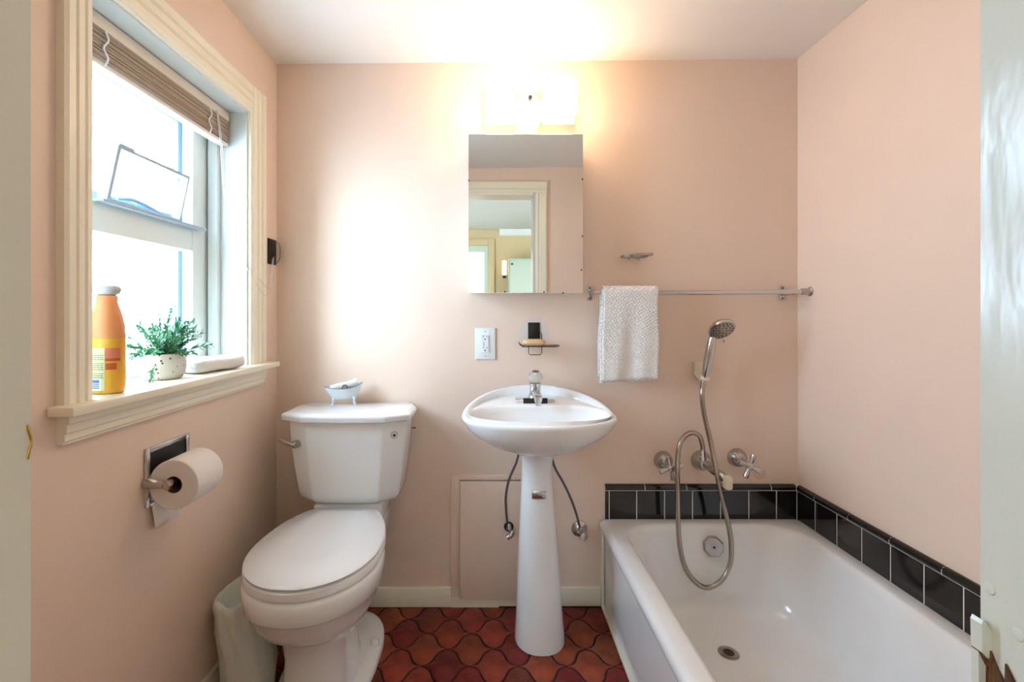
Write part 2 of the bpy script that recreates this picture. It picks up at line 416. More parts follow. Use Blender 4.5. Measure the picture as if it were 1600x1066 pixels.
# stool (sill board) and apron
bm = BM(); box(bm, XL+.0005, -.757, .853, 1.690, WZ0, .928, bev=.003); box(bm, -.93, XL+.002, WY0+.0005, WY1-.0005, WZ0+.0005, .928)
link('stool', bm, CREAM, win)
P = [(.9095, XL), (.9095, XL+.024), (.893, XL+.024), (.890, XL+.020), (.876, XL+.020), (.873, XL+.016), (.861, XL+.016), (.857, XL+.012), (.854, XL+.012), (.854, XL)]
casing_part(.873, 1.648, 'y', P, name='apron')
# reveal lining
bm = BM()
box(bm, -.945, XL-.0005, WY1-.006, WY1+.001, .928, WZ1); box(bm, -.945, XL-.0005, WY0-.001, WY0+.006, .928, WZ1); box(bm, -.945, XL-.0005, WY0, WY1, WZ1-.006, WZ1+.001)
link('reveal_lining', bm, SASH, win)
bm = BM()
box(bm, -.925, -.893, WY1-.026, WY1-.006, .928, WZ1-.006, bev=.003); box(bm, -.925, -.893, WY0+.006, WY0+.026, .928, WZ1-.006, bev=.003)
box(bm, -.925, -.893, WY0+.026, WY1-.026, WZ1-.026, WZ1-.006, bev=.003)
link('stop', bm, SASH, win)
# sash (fixed) : stiles, rails
SY0, SY1 = 1.015, 1.4675
bm = BM()
sx0, sx1 = -.965, -.930
box(bm, sx0, sx1, SY1, WY1-.006, .928, WZ1-.006, bev=.003); box(bm, sx0, sx1, WY0+.006, SY0, .928, WZ1-.006, bev=.003)
box(bm, sx0, sx1, SY0, SY1, .928, .975, bev=.003); box(bm, sx0, sx1, SY0, SY1, 1.293, 1.367, bev=.003); box(bm, sx0, sx1, SY0, SY1, 1.70, WZ1-.006, bev=.003)
box(bm, sx0+.005, sx1-.005, SY1+.012, SY1+.02, 1.36, 1.70)
sash = link('sash', bm, SASH, win)
link('pane', B(-.950, -.947, SY0, SY1, .975, 1.293), GLASS, sash, smooth=False)
link('pane', B(-.950, -.947, SY0, SY1, 1.367, 1.70), GLASS, sash, smooth=False)
# slim aluminium lip along the mid rail
lip = link('ledge', B(-.931, -.905, 1.10, 1.50, 1.362, 1.369, bev=.001), ALU, win)
# blue grey outer frame
bm = BM()
box(bm, -1.0, -.966, 1.452, 1.50, .93, 1.765); box(bm, -1.0, -.966, 1.02, 1.452, 1.370, 1.398)
box(bm, -1.0, -.966, 1.02, 1.452, 1.690, 1.765)
link('outer_frame', bm, STORM, win, smooth=False)
# tilted ventilator panel
def vent():
    y0, y1, z0, z1 = 1.135, 1.405, 1.369, 1.507
    def P(y, u, v):   # u up the panel, v thickness towards the room
        return (-.928 + .030*u - .026*(1-v), y, z0+(z1-z0)*u)
    bm = BM()
    def bar(ya, yb, ua, ub):
        vs = [P(y, u, v) for y in (ya, yb) for u in (ua, ub) for v in (0, 1)]
        V = [bm.verts.new(p) for p in vs]
        for f in ((0, 1, 3, 2), (4, 6, 7, 5), (0, 4, 5, 1), (2, 3, 7, 6), (0, 2, 6, 4), (1, 5, 7, 3)): bm.faces.new([V[i] for i in f])
    bar(y0, y0+.010, 0, 1); bar(y1-.006, y1, 0, 1); bar(y0+.010, y1-.006, 0, .07); bar(y0+.010, y1-.006, .95, 1)
    f = link('vent_panel', bm, ALU, win, smooth=False)
    bm = BM(); a = [P(y0+.010, .07, .5), P(y1-.006, .07, .5), P(y1-.006, .95, .5), P(y0+.010, .95, .5)]
    prism(bm, a, (.002, 0, 0)); link('pane', bm, GLASS, f, smooth=False)
    bm = BM(); q = P(0, 1, 1); box(bm, q[0]-.020, q[0]+.001, y0+.002, y0+.05, z1, z1+.005); box(bm, q[0]-.012, q[0]-.002, 1.33, 1.335, z1, z1+.005); link('catch', bm, ALU, f)
    tube_pts = [(-.955, 1.20, 1.392), (-.945, 1.24, 1.398), (-.945, 1.30, 1.392), (-.955, 1.36, 1.386)]
    link('stay_arm', T(tube_pts, .006), STORM, f)
vent()

# ---- blind
bl = thing('window_blind', 'raised beige slatted blind bunched at the top of the window', 'blind', (-.905, 1.25, 1.76))
y0, y1 = WY0+.027, WY1-.010
link('headrail', B(-.890, -.862, y0, y1, 1.730, 1.760, bev=.002), BLINDT, bl)
sl = None
for i in range(20):
    z = 1.7265 - i*.0033; dx = random.uniform(-.0015, .0015)
    if sl is None: sl = link('slat', B(-.893, -.863, y0+.002, y1-.002, -.0009, .0009), BLINDW, bl, smooth=False); o = sl
    else: o = dup(sl)
    o.location = (dx, random.uniform(-.001, .001), z); o.rotation_euler = (0, 0, 0)
link('bottom_rail', B(-.892, -.864, y0, y1, 1.648, 1.659, bev=.002), BLINDT, bl)
for yy in (1.05, 1.44):
    link('ladder_tape', T([(-.860, yy, 1.73), (-.857, yy+.004, 1.71), (-.861, yy-.004, 1.69), (-.857, yy+.003, 1.67), (-.861, yy, 1.652)], .0022, n=6), WHITE, bl)
pts = [(-.860, 1.475, 1.737), (-.857, 1.49, 1.64), (-.852, 1.50, 1.50), (-.838, 1.52, 1.36), (-.815, 1.56, 1.25), (-.785, 1.60, 1.215), (-.783, 1.64, 1.19), (-.795, 1.70, 1.20), (-.800, 1.725, 1.27), (-.798, 1.728, 1.31)]
link('pull_cord', T(pts, .0011, n=6), WHITE, bl)
pts = [(-.859, 1.479, 1.737), (-.854, 1.493, 1.64), (-.848, 1.505, 1.48), (-.826, 1.535, 1.31), (-.795, 1.57, 1.22), (-.783, 1.61, 1.17), (-.785, 1.655, 1.165), (-.797, 1.70, 1.22), (-.799, 1.722, 1.30)]
link('pull_cord', T(pts, .0011, n=6), WHITE, bl)
# black hook on left wall
t = thing('adhesive_hook', 'small black square hook on the left wall beside the window casing', 'hook', (XL, 1.73, 1.32))
link('back_plate', B(XL+.0003, XL+.004, 1.698, 1.762, 1.279, 1.372, bev=.001), BLACK, t)
link('wire_loop', T([(XL+.004, 1.742, 1.362), (XL+.018, 1.745, 1.36), (XL+.024, 1.748, 1.34), (XL+.022, 1.746, 1.30), (XL+.010, 1.742, 1.283), (XL+.004, 1.740, 1.285)], .0014, n=6), GREY, t)

# ================================================================ DOORWAY
d1 = thing('door_1', 'off white painted doorway framing the view, chipped low on the right', 'doorway', (0, .2, 0), kind='structure')
jr = link('jamb', B(DX1, DX1+.02, .125, .262, 0, DZ+.02), JAMB, d1, smooth=False)
link('jamb', B(DX0-.02, DX0, .125, .262, 0, DZ+.02), JAMBL, d1, smooth=False)
link('jamb_head', B(DX0, DX1, .125, .262, DZ, DZ+.02), CREAM, d1, smooth=False)
def vcas(x0, x1, y, m=CREAM, sgn=1, z1=DZ+.009):
    s = x1-x0; P = [(0, 0), (0, .010), (.08, .011), (.14, .015), (.3, .018), (.36, .013), (.42, .019), (.9, .021), (1, .017), (1, 0)]
    bm = BM(); prism(bm, [(x0+s*u, y+sgn*d, 0) for u, d in P], (0, 0, z1)); return link('casing', bm, m, d1, ang=25)
vcas(DX1+.008, DX1+.090, YF, z1=DZ+.008); vcas(DX0-.008, DX0-.090, YF, z1=DZ+.008)
bm = BM(); prism(bm, [(DX0-.090, YF+d, DZ+.008+.080*u) for u, d in [(0, 0), (0, .010), (.08, .011), (.14, .015), (.3, .018), (.36, .013), (.42, .019), (.9, .021), (1, .017), (1, 0)]], (DX1-DX0+.18, 0, 0))
link('casing', bm, CREAM, d1, ang=25)
vcas(DX1+.008, DX1+.090, .13, sgn=-1); vcas(DX0-.008, DX0-.090, .13, sgn=-1)
# brass strike plate lip
link('strike_plate', T([(DX0, .2600, 1.0375), (DX0+.0003, .2605, 1.034), (DX0+.0003, .2620, 1.028), (DX0+.0003, .2605, 1.022), (DX0, .2600, 1.0185)], .0007, n=8), BRASS, d1)
# chipped paint crust and broken wood on right jamb
def jf(px, py, y=.262): return ((px-767)*y/735, y, 1.099+(490-py)*y/735)
bm = BM(); prism(bm, [jf(*p) for p in ((1516, 965), (1519, 959), (1523, 962), (1530, 974), (1540, 984), (1546, 992), (1546, 1022), (1536, 1024), (1530, 1018), (1524, 1016), (1517, 1008))], (0, -.006, 0))
link('paint_crust', bm, JAMB, d1, smooth=False)
bm = BM(); prism(bm, [jf(*p) for p in ((1517, 1008), (1524, 1016), (1530, 1020), (1546, 1024), (1546, 1080), (1540, 1140), (1532, 1130), (1534, 1075), (1541, 1046), (1532, 1040))], (0, -.006, 0))
link('broken_wood', bm, WOOD, d1, smooth=False)
bm = BM(); prism(bm, [jf(*p) for p in ((1517, 1010), (1532, 1040), (1541, 1048), (1541, 1066), (1535, 1100), (1526, 1096), (1518, 1060))], (0, -.004, 0))
link('paint_crust', bm, JAMB, d1, smooth=False)
def js(px, z): y = DX1*735/(px-767); return (DX1-.0001, y, z)
bm = BM(); prism(bm, [js(*p) for p in ((1534, .913), (1546, .918), (1562, .908), (1573, .903), (1574, .914), (1600, .902), (1640, .90), (1700, .87), (1640, .84), (1560, .80), (1534, .86))], (-.0012, 0, 0))
link('broken_wood', bm, WOOD, d1, smooth=False)
for py, px, r in ((920, 1546, .0022), (992, 1590, .0022)):
    y = DX1*735/(px-767); z = 1.099+(490-py)*y/735
    link('paint_blister', L((DX1+.0002, y, z), (-1, 0, 0), [(.0035, 0), (.003, .0006), (.0015, .001)], n=12), JAMB, d1)

# ================================================================ HALL (seen in the mirror)
HY = -2.30
tag(link('floor_hall', B(-1.6, 1.9, HY, .13, -.05, 0), HFLOOR, smooth=False), 'brown wood hall floor outside the doorway', 'floor', kind='structure')
tag(link('ceiling_hall', B(-1.6, 1.9, HY, .13, 2.10, 2.2), HCEIL, smooth=False), 'textured hall ceiling seen in the mirror', 'ceiling', kind='structure')
tag(link('wall_hall_left', B(-1.72, -1.6, HY, .13, 0, 2.2), BEIGE, smooth=False), 'beige hall wall on the left', 'wall', kind='structure')
tag(link('wall_hall_right', B(1.9, 2.02, HY, .13, 0, 2.2), BEIGE, smooth=False), 'beige hall wall on the right', 'wall', kind='structure')
wh = tag(link('wall_hall_back', B(-1.72, 2.02, HY-.1, HY-.0005, 0, 2.2), BEIGE, smooth=False), 'beige hall wall seen in the mirror', 'wall', kind='structure')
bm = BM(); prism(bm, [(.10, HY, 2.10), (.10, HY+.045, 2.10), (.10, HY+.012, 2.045), (.10, HY, 2.03)], (1.8, 0, 0))
tag(link('trim_1', bm, HCEIL, smooth=False), 'white crown moulding on the hall wall in the mirror', 'moulding', kind='structure')
t = thing('door_2', 'white framed glazed hall door seen at the left of the mirror', 'door', (-.3, HY, 0), kind='structure')
bm = BM(); box(bm, -.035, .045, HY, HY+.025, 0, 1.99, bev=.003); box(bm, -.93, -.035, HY, HY+.025, 1.91, 1.99, bev=.003); box(bm, -1.0, -.93, HY, HY+.025, 0, 1.99, bev=.003)
link('door_frame', bm, BEIGE, t)
bm = BM(); box(bm, -.08, -.037, HY, HY+.02, .02, 1.905); box(bm, -.93, -.87, HY, HY+.02, .02, 1.905); box(bm, -.87, -.08, HY, HY+.02, 1.83, 1.905); box(bm, -.87, -.08, HY, HY+.02, .02, .9)
link('door_leaf', bm, HDOOR, t)
link('door_pane', B(-.87, -.08, HY, HY+.008, .9, 1.83), emis('daylit_pane', (.85, .95, 1, 1), .75), t, smooth=False)
t = thing('hall_cabinet', 'pale green painted tall cabinet in the hall, seen in the mirror', 'cabinet', (.5, HY, 0))
link('cabinet_body', B(.20, .95, HY, HY+.30, 0, 1.72, bev=.004), HDOOR, t)
link('cabinet_door', B(.215, .575, HY+.30, HY+.318, .05, 1.70, bev=.003), HDOOR, t)
link('cabinet_door', B(.580, .935, HY+.30, HY+.318, .05, 1.70, bev=.003), HDOOR, t)
link('knob', L((.238, HY+.318, 1.655), (0, 1, 0), [(.006, 0), (.006, .008), (.012, .012), (.012, .02), (.004, .024)], n=12), DARK, t)
t = thing('wall_sconce', 'small lit yellow hall sconce seen in the mirror beside the cabinet', 'lamp', (.165, HY, 1.6))
link('sconce_shade', B(.135, .185, HY+.02, HY+.05, 1.555, 1.725, bev=.006), HLAMP, t); link('sconce_plate', B(.14, .18, HY+.0005, HY+.02, 1.52, 1.70), BLACK, t)

# ================================================================ BATHTUB
tub = thing('bathtub', 'white enamel bathtub built in along the right wall', 'bathtub', (.78, 1.0, 0))
cx0, cy0 = (.41+1.1535)/2, (YF+.004+1.7695)/2; hx0, hy0 = (1.1535-.41)/2, (1.7695-YF-.004)/2
def rr(x0, x1, y0, y1, r, z): return rrect((x0+x1)/2, (y0+y1)/2, (x1-x0)/2, (y1-y0)/2, r, z, n=8, m=6)
Y0 = YF+.004
prof = [rr(.424, 1.140, Y0+.02, 1.757, .012, 0.001), rr(.424, 1.140, Y0+.02, 1.757, .012, .288), rr(.410, 1.1530, Y0+.003, 1.768, .012, .290),
        rr(.406, 1.1535, Y0, 1.7690, .014, .302), rr(.408, 1.1535, Y0, 1.7690, .016, .318), rr(.416, 1.151, Y0+.004, 1.765, .020, .3275), rr(.428, 1.145, Y0+.012, 1.758, .024, .3295),
        rr(.462, 1.106, .335, 1.726, .13, .3295), rr(.469, 1.100, .345, 1.720, .13, .3275), rr(.477, 1.092, .358, 1.714, .13, .320), rr(.483, 1.086, .37, 1.709, .13, .305),
        rr(.502, 1.070, .43, 1.694, .13, .22), rr(.522, 1.052, .52, 1.678, .13, .12), rr(.536, 1.040, .58, 1.664, .125, .078), rr(.556, 1.020, .62, 1.640, .11, .054), rr(.59, .99, .68, 1.60, .09, .042), rr(.66, .92, .9, 1.54, .06, .038)]
bm = BM(); rings(bm, prof, cap0=False); link('tub_shell', bm, ENAM, tub, ang=50)
link('caulk_strip', B(.411, .426, Y0+.02, 1.757, .0012, .012, bev=.003), CREAM, tub)
link('caulk_strip', B(.413, .424, 1.752, 1.7705, .001, .287, bev=.003), CREAM, tub)
# raised embossed apron line
bm = BM(); box(bm, .4225, .4245, Y0+.03, 1.50, .03, .270, bev=.001, seg=1); link('apron_panel', bm, ENAM, tub)
bm = BM(); lathe(bm, (.742, 1.468, .037), (0, 0, 1), [(.031, 0), (.031, .003), (.026, .0045), (.0165, .0040), (.015, .002)], n=28, cap0=False, cap1=False); dr = link('drain', bm, SATIN, tub)
link('drain_hole', L((.742, 1.468, .038), (0, 0, 1), [(.0165, 0), (.0165, .003)], n=20), mat('rusty_drain', (60, 46, 38), .6, var=.4, vscale=80), dr)
q = Vector(((1115-767)*1.69/735, 1.699, 1.099+(490-855)*1.69/735))
n0 = Vector((-.10, -1, .14)).normalized()
bm = BM(); lathe(bm, q+n0*-.012, n0, [(.030, 0), (.036, .008), (.036, .026), (.032, .029)], n=8, ph=.4)
ov = link('overflow_plate', bm, SATIN, tub, ang=20)
link('screw', L(q+n0*.016, n0, [(.004, 0), (.004, .0025), (.002, .003)], n=10), DARK, ov)
link('lime_ring', L(q+n0*-.010, n0, [(.037, 0), (.040, .0015), (.034, .003)], n=20), mat('lime_stain', (208, 186, 150), .6), ov)

# ================================================================ TOILET
TX = -.488
toi = thing('toilet', 'white two piece toilet with closed lid against the back wall', 'toilet', (TX, 1.4, 0))
def oct_ring(w, wf, wb, yb, ym, yf, z, bow=.004):
    h = [(wb, yb), (w, (yb+ym)/2+.02), (w*.985, ym), (wf, yf), (wf*.5, yf-bow), (0, yf-bow*1.3)]
    r = [(TX+a, b, z) for a, b in h]; l = [(TX-a, b, z) for a, b in h[:-1]][::-1]
    return r+l
tk = BM(); RS = []
for z, k, dy in ((.738, 1, 0), (.68, .985, .002), (.58, .93, .008), (.50, .872, .013), (.475, .845, .018), (.460, .80, .026), (.454, .74, .04)):
    RS.append(oct_ring(.203*k, .128*k, .188*k, 1.757, 1.600+dy, 1.562+dy, z))
rings(tk, RS)
es = [e for e in tk.edges if abs(e.verts[0].co.z-e.verts[1].co.z) > .01 and any(abs(abs(e.verts[0].co.x-TX)-t) < .03 for t in (.128, .2, .165))]
tank = link('tank', tk, CER, toi, ang=50)
bv = tank.modifiers.new('b', 'BEVEL'); bv.width = .006; bv.segments = 3; bv.limit_method = 'ANGLE'; bv.angle_limit = R(12)
tl = BM(); RS = []
for z, o in ((.737, .004), (.740, .010), (.757, .012), (.763, .008), (.767, -.006)):
    RS.append(oct_ring(.210+o, .130+o*.8, .186+o, 1.762, 1.590-o*.7, 1.554-o, z))
rings(tl, RS)
o = link('tank_lid', tl, CER, toi, ang=30)
bv = o.modifiers.new('b', 'BEVEL'); bv.width = .003; bv.segments = 3; bv.limit_method = 'ANGLE'; bv.angle_limit = R(14)
# flush lever
lv = BM(); lathe(lv, (-.650, 1.580, .662), (-.45, -1, 0), [(.012, -.004), (.013, .004), (.012, .016), (.007, .020)], n=20)
tube(lv, [(-.655, 1.565, .663), (-.672, 1.560, .668), (-.692, 1.562, .676), (-.706, 1.566, .681)], lambda t: .008-.0015*t if t < .9 else .005, n=10)
link('flush_lever', lv, SATIN, toi)
# sticker
st = L((-.3255, 1.5825, .6905), (.55, -1, 0), [(.0125, -.002), (.0125, .0008)], n=20); sk = link('round_sticker', st, mat('sticker_grey', (190, 190, 188), .5), toi)
link('sticker_face', L((-.3255, 1.5825, .6905), (.55, -1, 0), [(.0095, 0), (.0095, .0011)], n=20), WHITE, sk)
link('drop_mark', L((-.3248, 1.5812, .6895), (.55, -1, 0), [(.0045, 0), (.0045, .0015), (.001, .002)], n=10), BLACK, sk)
sk['label'] = 'small round white sticker with a dark drop'
link('screw', T([(-.288, 1.715, .682), (-.274, 1.715, .682)], .002, n=6, per=2), BLACK, toi)
# bowl
bw = BM(); RS = []; YC = 1.335
BX = TX-.004
data = [(.404, .12, .13, .15, 2.1), (.405, .172, .203, .215, 2.1), (.401, .180, .212, .22, 2.1), (.392, .184, .216, .222, 2.1), (.348, .183, .215, .222, 2.1), (.343, .178, .209, .22, 2.1), (.338, .172, .204, .218, 2.1),
        (.305, .166, .192, .218, 2.1), (.272, .150, .166, .215, 2.1), (.245, .128, .132, .212, 2.1), (.225, .108, .104, .21, 2.1), (.205, .094, .088, .21, 2.2), (.150, .084, .080, .215, 2.3), (.08, .086, .082, .23, 2.4), (.035, .094, .088, .25, 2.4)]
for z, hw, bf, bb, p in data: RS.append(egg(BX, YC, hw, bf, bb, z, n=48, p=p))
rings(bw, RS)
box(bw, TX-.118, TX+.118, 1.47, 1.755, .30, .402, bev=.02, seg=3)
box(bw, TX-.116, TX+.116, 1.592, 1.752, .36, .4535, bev=.012, seg=3)
bowl = link('bowl', bw, CER, toi, ang=50)
bm = BM()
rings(bm, [egg(BX, 1.50, .140, .27, .205, 0.0012, n=40, p=2.5), egg(BX, 1.50, .140, .27, .205, .018, n=40, p=2.5), egg(BX, 1.50, .134, .262, .199, .027, n=40, p=2.5), egg(BX, 1.50, .10, .22, .17, .034, n=40, p=2.5)], cap0=False)
foot = link('foot', bm, CER, toi, ang=50)
for sgn in (-1, 1):
    link('bolt_cap', L((BX+sgn*.118, 1.52, .026), (0, 0, 1), [(.014, 0), (.0135, .014), (.009, .021), (.002, .023)], n=16), CER, foot)
def seat_ring(hw, bf, z, clip): return egg(BX-.008*0, YC, hw, bf, .30, z, n=56, p=2.05, clip=clip)
bm = BM(); rings(bm, [seat_ring(.176, .208, .4065, 1.565), seat_ring(.181, .214, .409, 1.57), seat_ring(.181, .214, .427, 1.57), seat_ring(.178, .210, .430, 1.568)]); link('seat', bm, SEAT, toi, ang=50)
bm = BM(); rings(bm, [seat_ring(.168, .200, .4340, 1.572), seat_ring(.178, .211, .4350, 1.576), seat_ring(.180, .213, .4385, 1.577), seat_ring(.176, .208, .4430, 1.576), seat_ring(.151, .173, .4445, 1.572), seat_ring(.146, .166, .4490, 1.568), seat_ring(.08, .10, .4502, 1.54)])
link('seat_lid', bm, SEAT, toi, ang=50)
bm = BM(); box(bm, TX-.085, TX-.045, 1.545, 1.575, .4536, .462, bev=.004); box(bm, TX+.045, TX+.085, 1.545, 1.575, .4536, .462, bev=.004); bm.free()

# miniature bathtub ornament on lid
mt = thing('miniature_bathtub', 'tiny pale blue claw foot bath ornament on the toilet tank lid', 'ornament', (-.535, 1.70, .767))
ang = R(14); CA, SA = math.cos(ang), math.sin(ang)
def M(u, v, z): return (-.533+u*CA-v*SA, 1.705+u*SA+v*CA, .767+z)
bm = BM(); RS = []
for k, z in ((.55, .024), (.72, .026), (.84, .038), (.93, .052), (1.0, .062), (.95, .062), (.86, .050), (.70, .034)):
    r = []
    for i in range(28):
        a = 2*PI*i/28; u = .060*math.cos(a); dz = (z-.024)/.038*( .018*max(0, math.cos(a))**2 + .006*max(0, -math.cos(a))**2 )
        r.append(M(u*k*(1.0+.10*(k > .9)), .027*math.sin(a)*k, z+dz))
    RS.append(r)
rings(bm, RS); link('tub_body', bm, TINB, mt, ang=60)
rim = [M(.066*math.cos(2*PI*i/28), .0275*math.sin(2*PI*i/28), .0625+.018*max(0, math.cos(2*PI*i/28))**2+.006*max(0, -math.cos(2*PI*i/28))**2) for i in range(29)]
link('rim', T(rim, .0012, n=6, smooth=False), STEELB, mt)
for u in (-.036, .036):
    for v in (-.018, .018):
        s_ = 1 if u > 0 else -1
        bm = BM(); tube(bm, [M(u*.9, v*.8, .032), M(u*1.03, v*1.05, .022), M(u*1.0, v*1.0, .010), M(u*1.08, v*1.1, .004)], lambda t: .0042-.0014*t, n=8)
        lathe(bm, M(u*1.1, v*1.12, .0), (0, 0, 1), [(.002, 0), (.0045, .002), (.0045, .005), (.002, .007)], n=10)
        link('leg', bm, TINB, mt)
ro = thing('soap_roll', 'white rolled cloth with dark ring lying in the miniature bath', 'cloth', (-.53, 1.70, .80))
link('roll', T([M(-.045, 0, .060), M(-.02, 0, .066), (M(.02, 0, .074)), M(.048, 0, .086)], lambda t: .0135, n=14, per=4), TOWEL, ro)
link('ring_band', T([M(.004+.009*math.cos(2*PI*i/16), -.0155, .066+.009*math.sin(2*PI*i/16)) for i in range(17)], .0014, n=6, smooth=False), DARK, ro)

# ================================================================ PEDESTAL SINK
SX = .155
snk = thing('pedestal_sink', 'white pedestal sink with a single handle faucet under the mirror', 'sink', (SX, 1.58, 0))
SYC = 1.520
def zr(s, k=1): return .772 + (.058*max(0, s)**1.3)*k
def outl(kx, kf, kb, zf, n=64, p=2.15, yc=SYC, pb_=2.15):
    out = []
    for i in range(n):
        a = 2*PI*i/n; c, s = math.cos(a), math.sin(a); pp = p if s < 0 else pb_
        x = SX+.250*kx*math.copysign(abs(c)**(2/pp), c)
        y = yc+(.235*kb if s > 0 else -.175*kf)*abs(s)**(2/pp)
        out.append((x, y, zf(s, c)))
    return out
RS = [outl(.27, .30, .45, lambda s, c: .652), outl(.38, .42, .62, lambda s, c: .658), outl(.60, .62, .84, lambda s, c: .678), outl(.80, .82, .95, lambda s, c: .706+.01*max(0, s)),
      outl(.93, .94, .992, lambda s, c: .735+.02*max(0, s)), outl(.985, .99, 1, lambda s, c: zr(s)-.014), outl(1.0, 1.0, 1, lambda s, c: zr(s)-.006), outl(.99, .99, .997, lambda s, c: zr(s)),
      outl(.965, .955, .985, lambda s, c: zr(s)+.003), outl(.92, .89, .955, lambda s, c: zr(s)+.0005), outl(.90, .86, .925, lambda s, c: zr(s, .55)-.004)]
def inner(kx, kf, kb, z):    # basin opening and inside
    out = []
    for i in range(64):
        a = 2*PI*i/64; c, s = math.cos(a), math.sin(a)
        x = SX+.222*kx*math.copysign(abs(c)**(2/2.4), c); y = 1.508+(.102*kb if s > 0 else -.128*kf)*abs(s)**(2/2.4)
        out.append((x, y, z+(.006*(s > 0)*s)))
    return out
RS += [inner(1.03, 1.02, 1.12, .7815), inner(1.0, 1.0, 1.05, .779), inner(.985, .98, .98, .774), inner(.95, .94, .92, .758), inner(.85, .85, .82, .722), inner(.66, .68, .66, .695), inner(.35, .4, .4, .683), inner(.08, .1, .1, .680)]
bm = BM(); rings(bm, RS); basin = link('basin', bm, CER, snk, ang=60)
link('drain', L((SX, 1.505, .681), (0, 0, 1), [(.021, 0), (.021, .002), (.015, .003)], n=20), CHROME, basin)
def ped(z, hw, yc, hf, hb, cx=SX): 
    return [(cx+hw*math.copysign(abs(math.cos(a))**(2/2.3), math.cos(a)), yc+(hb if math.sin(a) > 0 else hf)*math.copysign(abs(math.sin(a))**(2/2.1), math.sin(a)), z) for a in [2*PI*i/40 for i in range(40)]]
RS = [ped(.001, .084, 1.60, .094, .07, .165), ped(.03, .083, 1.60, .092, .07, .165), ped(.08, .079, 1.60, .086, .068, .164), ped(.20, .073, 1.60, .076, .064, .162), ped(.32, .066, 1.60, .068, .06, .160),
      ped(.42, .060, 1.60, .062, .056, .158), ped(.50, .055, 1.60, .058, .054, .157), ped(.56, .0515, 1.60, .058, .054, .156), ped(.60, .053, 1.60, .064, .056, .156), ped(.63, .059, 1.60, .078, .06, .155), ped(.655, .068, 1.60, .095, .066, .155), ped(.668, .074, 1.60, .10, .07, .155)]
bm = BM(); rings(bm, RS); pdl = link('pedestal', bm, CER, snk, ang=60)
cl = B(.134, .180, 1.5375, 1.5425, .492, .518, bev=.002); link('metal_clip', cl, CHROME, snk)
# faucet
fa = BM(); box(fa, .086, .224, 1.630, 1.690, .784, .800, bev=.007, seg=3)
fo = link('faucet_base', fa, CHROME, snk)
link('faucet_gasket', B(.112, .196, 1.6245, 1.632, .782, .806, bev=.002), BLACK, fo)
link('faucet_body', L((.156, 1.662, .796), (0, -.12, 1), [(.028, 0), (.023, .014), (.019, .03), (.019, .046), (.021, .050), (.021, .060), (.014, .064)], n=24), CHROME, snk)
sp_ = BM(); tube(sp_, [(.156, 1.66, .818), (.157, 1.62, .822), (.157, 1.585, .822), (.157, 1.558, .818)], lambda t: .0155-.001*t, n=14)
lathe(sp_, (.157, 1.562, .824), (0, 0, -1), [(.013, 0), (.013, .018), (.010, .020), (.010, .030)], n=16); link('spout', sp_, CHROME, snk)
kn = BM(); lathe(kn, (.156, 1.652, .857), (0, -.25, 1), [(.012, 0), (.020, .006), (.0255, .016), (.025, .026), (.018, .036), (.012, .039)], n=10); kk = link('faucet_knob', kn, ACRYL, snk, ang=10)
link('knob_cap', L((.156, 1.643, .894), (0, -.25, 1), [(.012, 0), (.012, .004), (.007, .005)], n=18), CHROME, kk)

# water supply valves
def valve(name, label, x, z, hose, kind):
    t = thing(name, label, 'valve', (x, YB, z), group=None)
    if kind == 'l':
        link('wall_hole_ring', L((x, YB-.0305, z+.006), (0, -1, 0), [(.018, .008), (.018, .010), (.006, .012)], n=20), BLACK, t)
        link('escutcheon', L((x, YB-.0205, z+.006), (0, -1, 0), [(.007, 0), (.007, .030)], n=20), BLACK, t)
        bm = BM(); lathe(bm, (x, YB-.045, z+.010), (0, -.2, -1), [(.008, -.01), (.010, .006), (.010, .012)], n=14); link('valve_body', bm, SATIN, t)
        bm = BM(); tube(bm, [(x+.012, YB-.050, z-.006), (x+.006, YB-.056, z-.018), (x-.008, YB-.058, z-.028)], lambda u: .012-.004*u, n=12); link('handle', bm, SATIN, t)
    else:
        link('escutcheon', L((x, YB-.0005, z+.006), (0, -1, 0), [(.030, 0), (.029, .006), (.018, .013), (.010, .016)], n=26), CHROME, t)
        link('valve_body', L((x-.006, YB-.012, z+.004), (-.2, -1, -.2), [(.009, 0), (.009, .022), (.006, .024)], n=14), SATIN, t)
        link('handle', L((x+.010, YB-.030, z-.012), (.15, -1, .3), [(.010, 0), (.013, .003), (.013, .007), (.004, .009)], n=16), CHROME, t)
        x -= 0
    link('supply_hose', T(hose, .0048, n=8, rib=.004), GREY, t)
def pw(px, py, Y): return ((px-767)*Y/735, Y, 1.099+(490-py)*Y/735)
x, _, z = pw(795, 825, 1.735)
valve('supply_valve', 'angled metal supply valve and hose left of the sink pedestal', x, z, [pw(812, 700, 1.68), pw(807, 722, 1.69), pw(796, 748, 1.705), pw(790.5, 775, 1.715), pw(791, 800, 1.722), pw(793, 820, 1.725)], 'l')
x, _, z = pw(905, 828, 1.771)
valve('supply_valve', 'round chrome supply valve and hose right of the sink pedestal', x, z, [pw(862, 715, 1.68), pw(868, 733, 1.69), pw(881, 756, 1.705), pw(893, 782, 1.72), pw(901, 805, 1.73), pw(906, 825, 1.745)], 'r')

